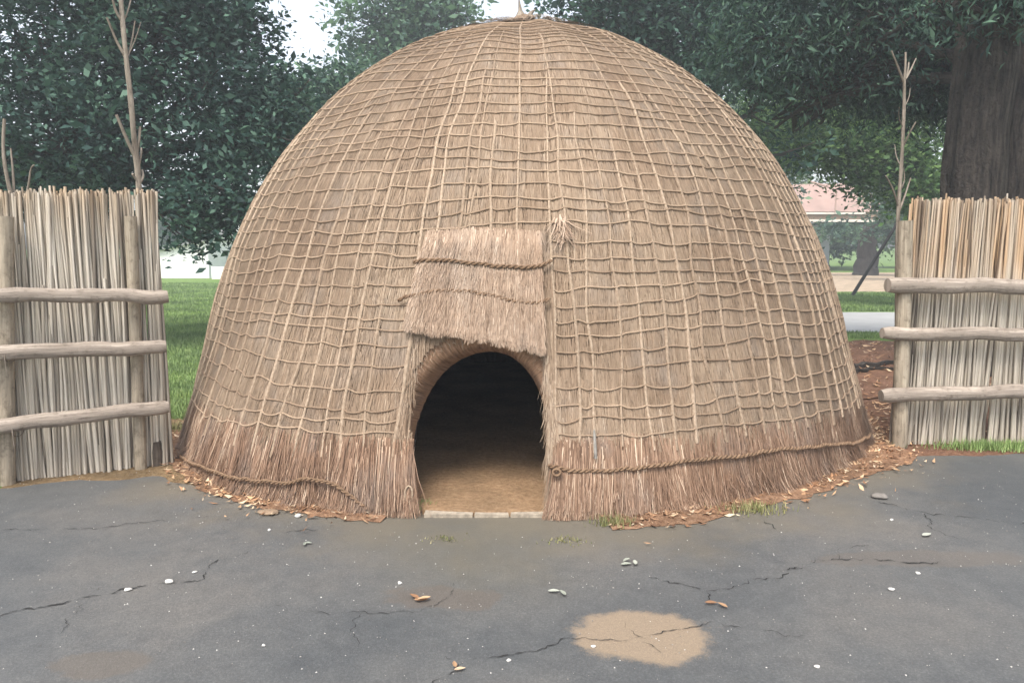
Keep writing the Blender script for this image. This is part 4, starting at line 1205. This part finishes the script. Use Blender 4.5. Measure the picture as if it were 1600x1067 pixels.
pebble('small white pebble close to the hut foot at the left', 421, 829, 6, 5)
pebble('white chip in the crack at the bottom edge, right of the brown leaf', 795, 1032, 9, 4)
pebble('small white pebble beneath the grass tuft at the right front of the hut', 1393, 813, 6, 4)
pebble('pale stone among the litter at the hut foot, left of the doorway', 466, 808, 12, 8)
pebble('grey broken lump of asphalt at the right edge of the litter', 1376, 778, 26, 10, mat_plain('grey_lump', (.20, .18, .16), .3, 25), 'broken lumps')
pebble('flat brown stone lying against the straw skirt, left front', 418, 803, 34, 9, mat_plain('brown_stone', (.27, .19, .125), .3, 25), 'broken lumps')

def leaf(label, px, py, wpx, m, cluster=1):
    c = gnd(px, py, .010); k = np.linalg.norm(c - [0, 0, CAMH]) / F; L = wpx * k
    mb = MB()
    for q in range(cluster):
        th = random.uniform(-.5, .5) + q * 1.9; o_ = np.array([random.uniform(-.4, .4) * L * (cluster > 1), random.uniform(-.3, .3) * L * (cluster > 1), .002 + q * .003])
        u = np.linspace(0, 1, 9)
        w = .21 * L * np.sin(np.pi * u ** .8) ** .9 * (.6 if cluster > 1 else 1) + .0008
        l_ = L * (.7 if cluster > 1 else 1)
        xs_ = (u - .5) * l_; zz = .03 * L + .15 * L * (u - .5) ** 2 * 2
        rows = []
        for sgn, zz2 in ((-1, .10 * L), (0, 0), (1, .12 * L)):
            p = np.stack([xs_, sgn * w, zz + zz2 * np.sin(np.pi * u)], -1)
            rows.append(np.stack([p[:, 0] * math.cos(th) - p[:, 1] * math.sin(th), p[:, 0] * math.sin(th) + p[:, 1] * math.cos(th), p[:, 2]], -1) + c + o_)
        V = np.concatenate(rows); i = np.arange(8)
        mb.add(V, np.concatenate([np.stack([r * 9 + i, r * 9 + i + 1, r * 9 + 10 + i, r * 9 + 9 + i], -1) for r in (0, 1)]), rnd=random.uniform(.2, .9))
    o = mb.build('fallen_leaf', m, None, True, loc=tuple(c)); tag(o, label, 'leaf', 'single leaves on the asphalt')
M['dryl'] = M['litter']
M['greyl'] = mat_leaf('grey_leaf', [(0, (.22, .24, .20)), (1, (.42, .43, .38))], .1, .7, .2)
leaf('curled brown and white leaf in the stained hollow before the doorway', 655, 935, 30, M['dryl'], 3)
leaf('brown leaf in the crack at the bottom edge of the yard', 711, 1045, 24, M['dryl'], 2)
leaf('crumpled grey green leaf between the hut and the sandy patch', 985, 880, 24, M['greyl'], 3)
leaf('pale torn leaf left of the sandy patch', 875, 928, 26, M['greyl'], 2)
leaf('pale leaf on the asphalt before the left front of the hut', 478, 850, 17, M['greyl'], 2)
leaf('tan leaf scrap on the asphalt above the sandy patch', 1121, 947, 26, M['dryl'], 2)
leaf('thin pale leaf on the asphalt near the right fence', 1448, 837, 18, M['greyl'])

# exposed roots in the red earth
for pts, r0, lab in (([(1330, 573), (1352, 570), (1372, 571), (1400, 566), (1440, 570)], .05, 'exposed root crossing the red earth, upper of the pair'),
                     ([(1322, 582), (1350, 578), (1380, 575), (1420, 580)], .035, 'exposed root crossing the red earth, lower of the pair')):
    mb = MB(); P = spline([gnd(x, y, .02) for x, y in pts], 30); k = np.arange(30)
    P[:, 1] += .15 * vnoise(k * .3, k * 0, 3); tube(mb, P, r0 * (1 + .4 * vnoise(k * .5, k * 0, 4)) * np.linspace(1, .6, 30), 8)
    tag(mb.build('tree_root', M['bark2'], None, True), lab, 'root', 'tree roots in the earth')
# fallen twig by the straw skirt, left of the door
mb = MB(); P = spline([gnd(600, 801, .02), gnd(625, 799, .025), gnd(648, 800, .02)], 12); tube(mb, P, np.linspace(.009, .005, 12), 6)
tag(mb.build('twig', M['twist'], None, True), 'reddish twig lying at the foot of the hut, left of the sill', 'twig')

# ------------------------------------------------------------------ haze
mb = MB(); box(mb, (-120, -25, -1), (120, 95, 16))
hz = bpy.data.materials.new('haze_air'); hz.use_nodes = True
t_ = hz.node_tree; t_.nodes.remove(t_.nodes['Principled BSDF'])
pv = t_.nodes.new('ShaderNodeVolumePrincipled'); pv.inputs['Density'].default_value = .0042
pv.inputs['Color'].default_value = (.92, .96, 1, 1); pv.inputs['Anisotropy'].default_value = .2
t_.links.new(pv.outputs[0], t_.nodes['Material Output'].inputs['Volume'])
tag(mb.build('haze', hz, None, False), kind='stuff')
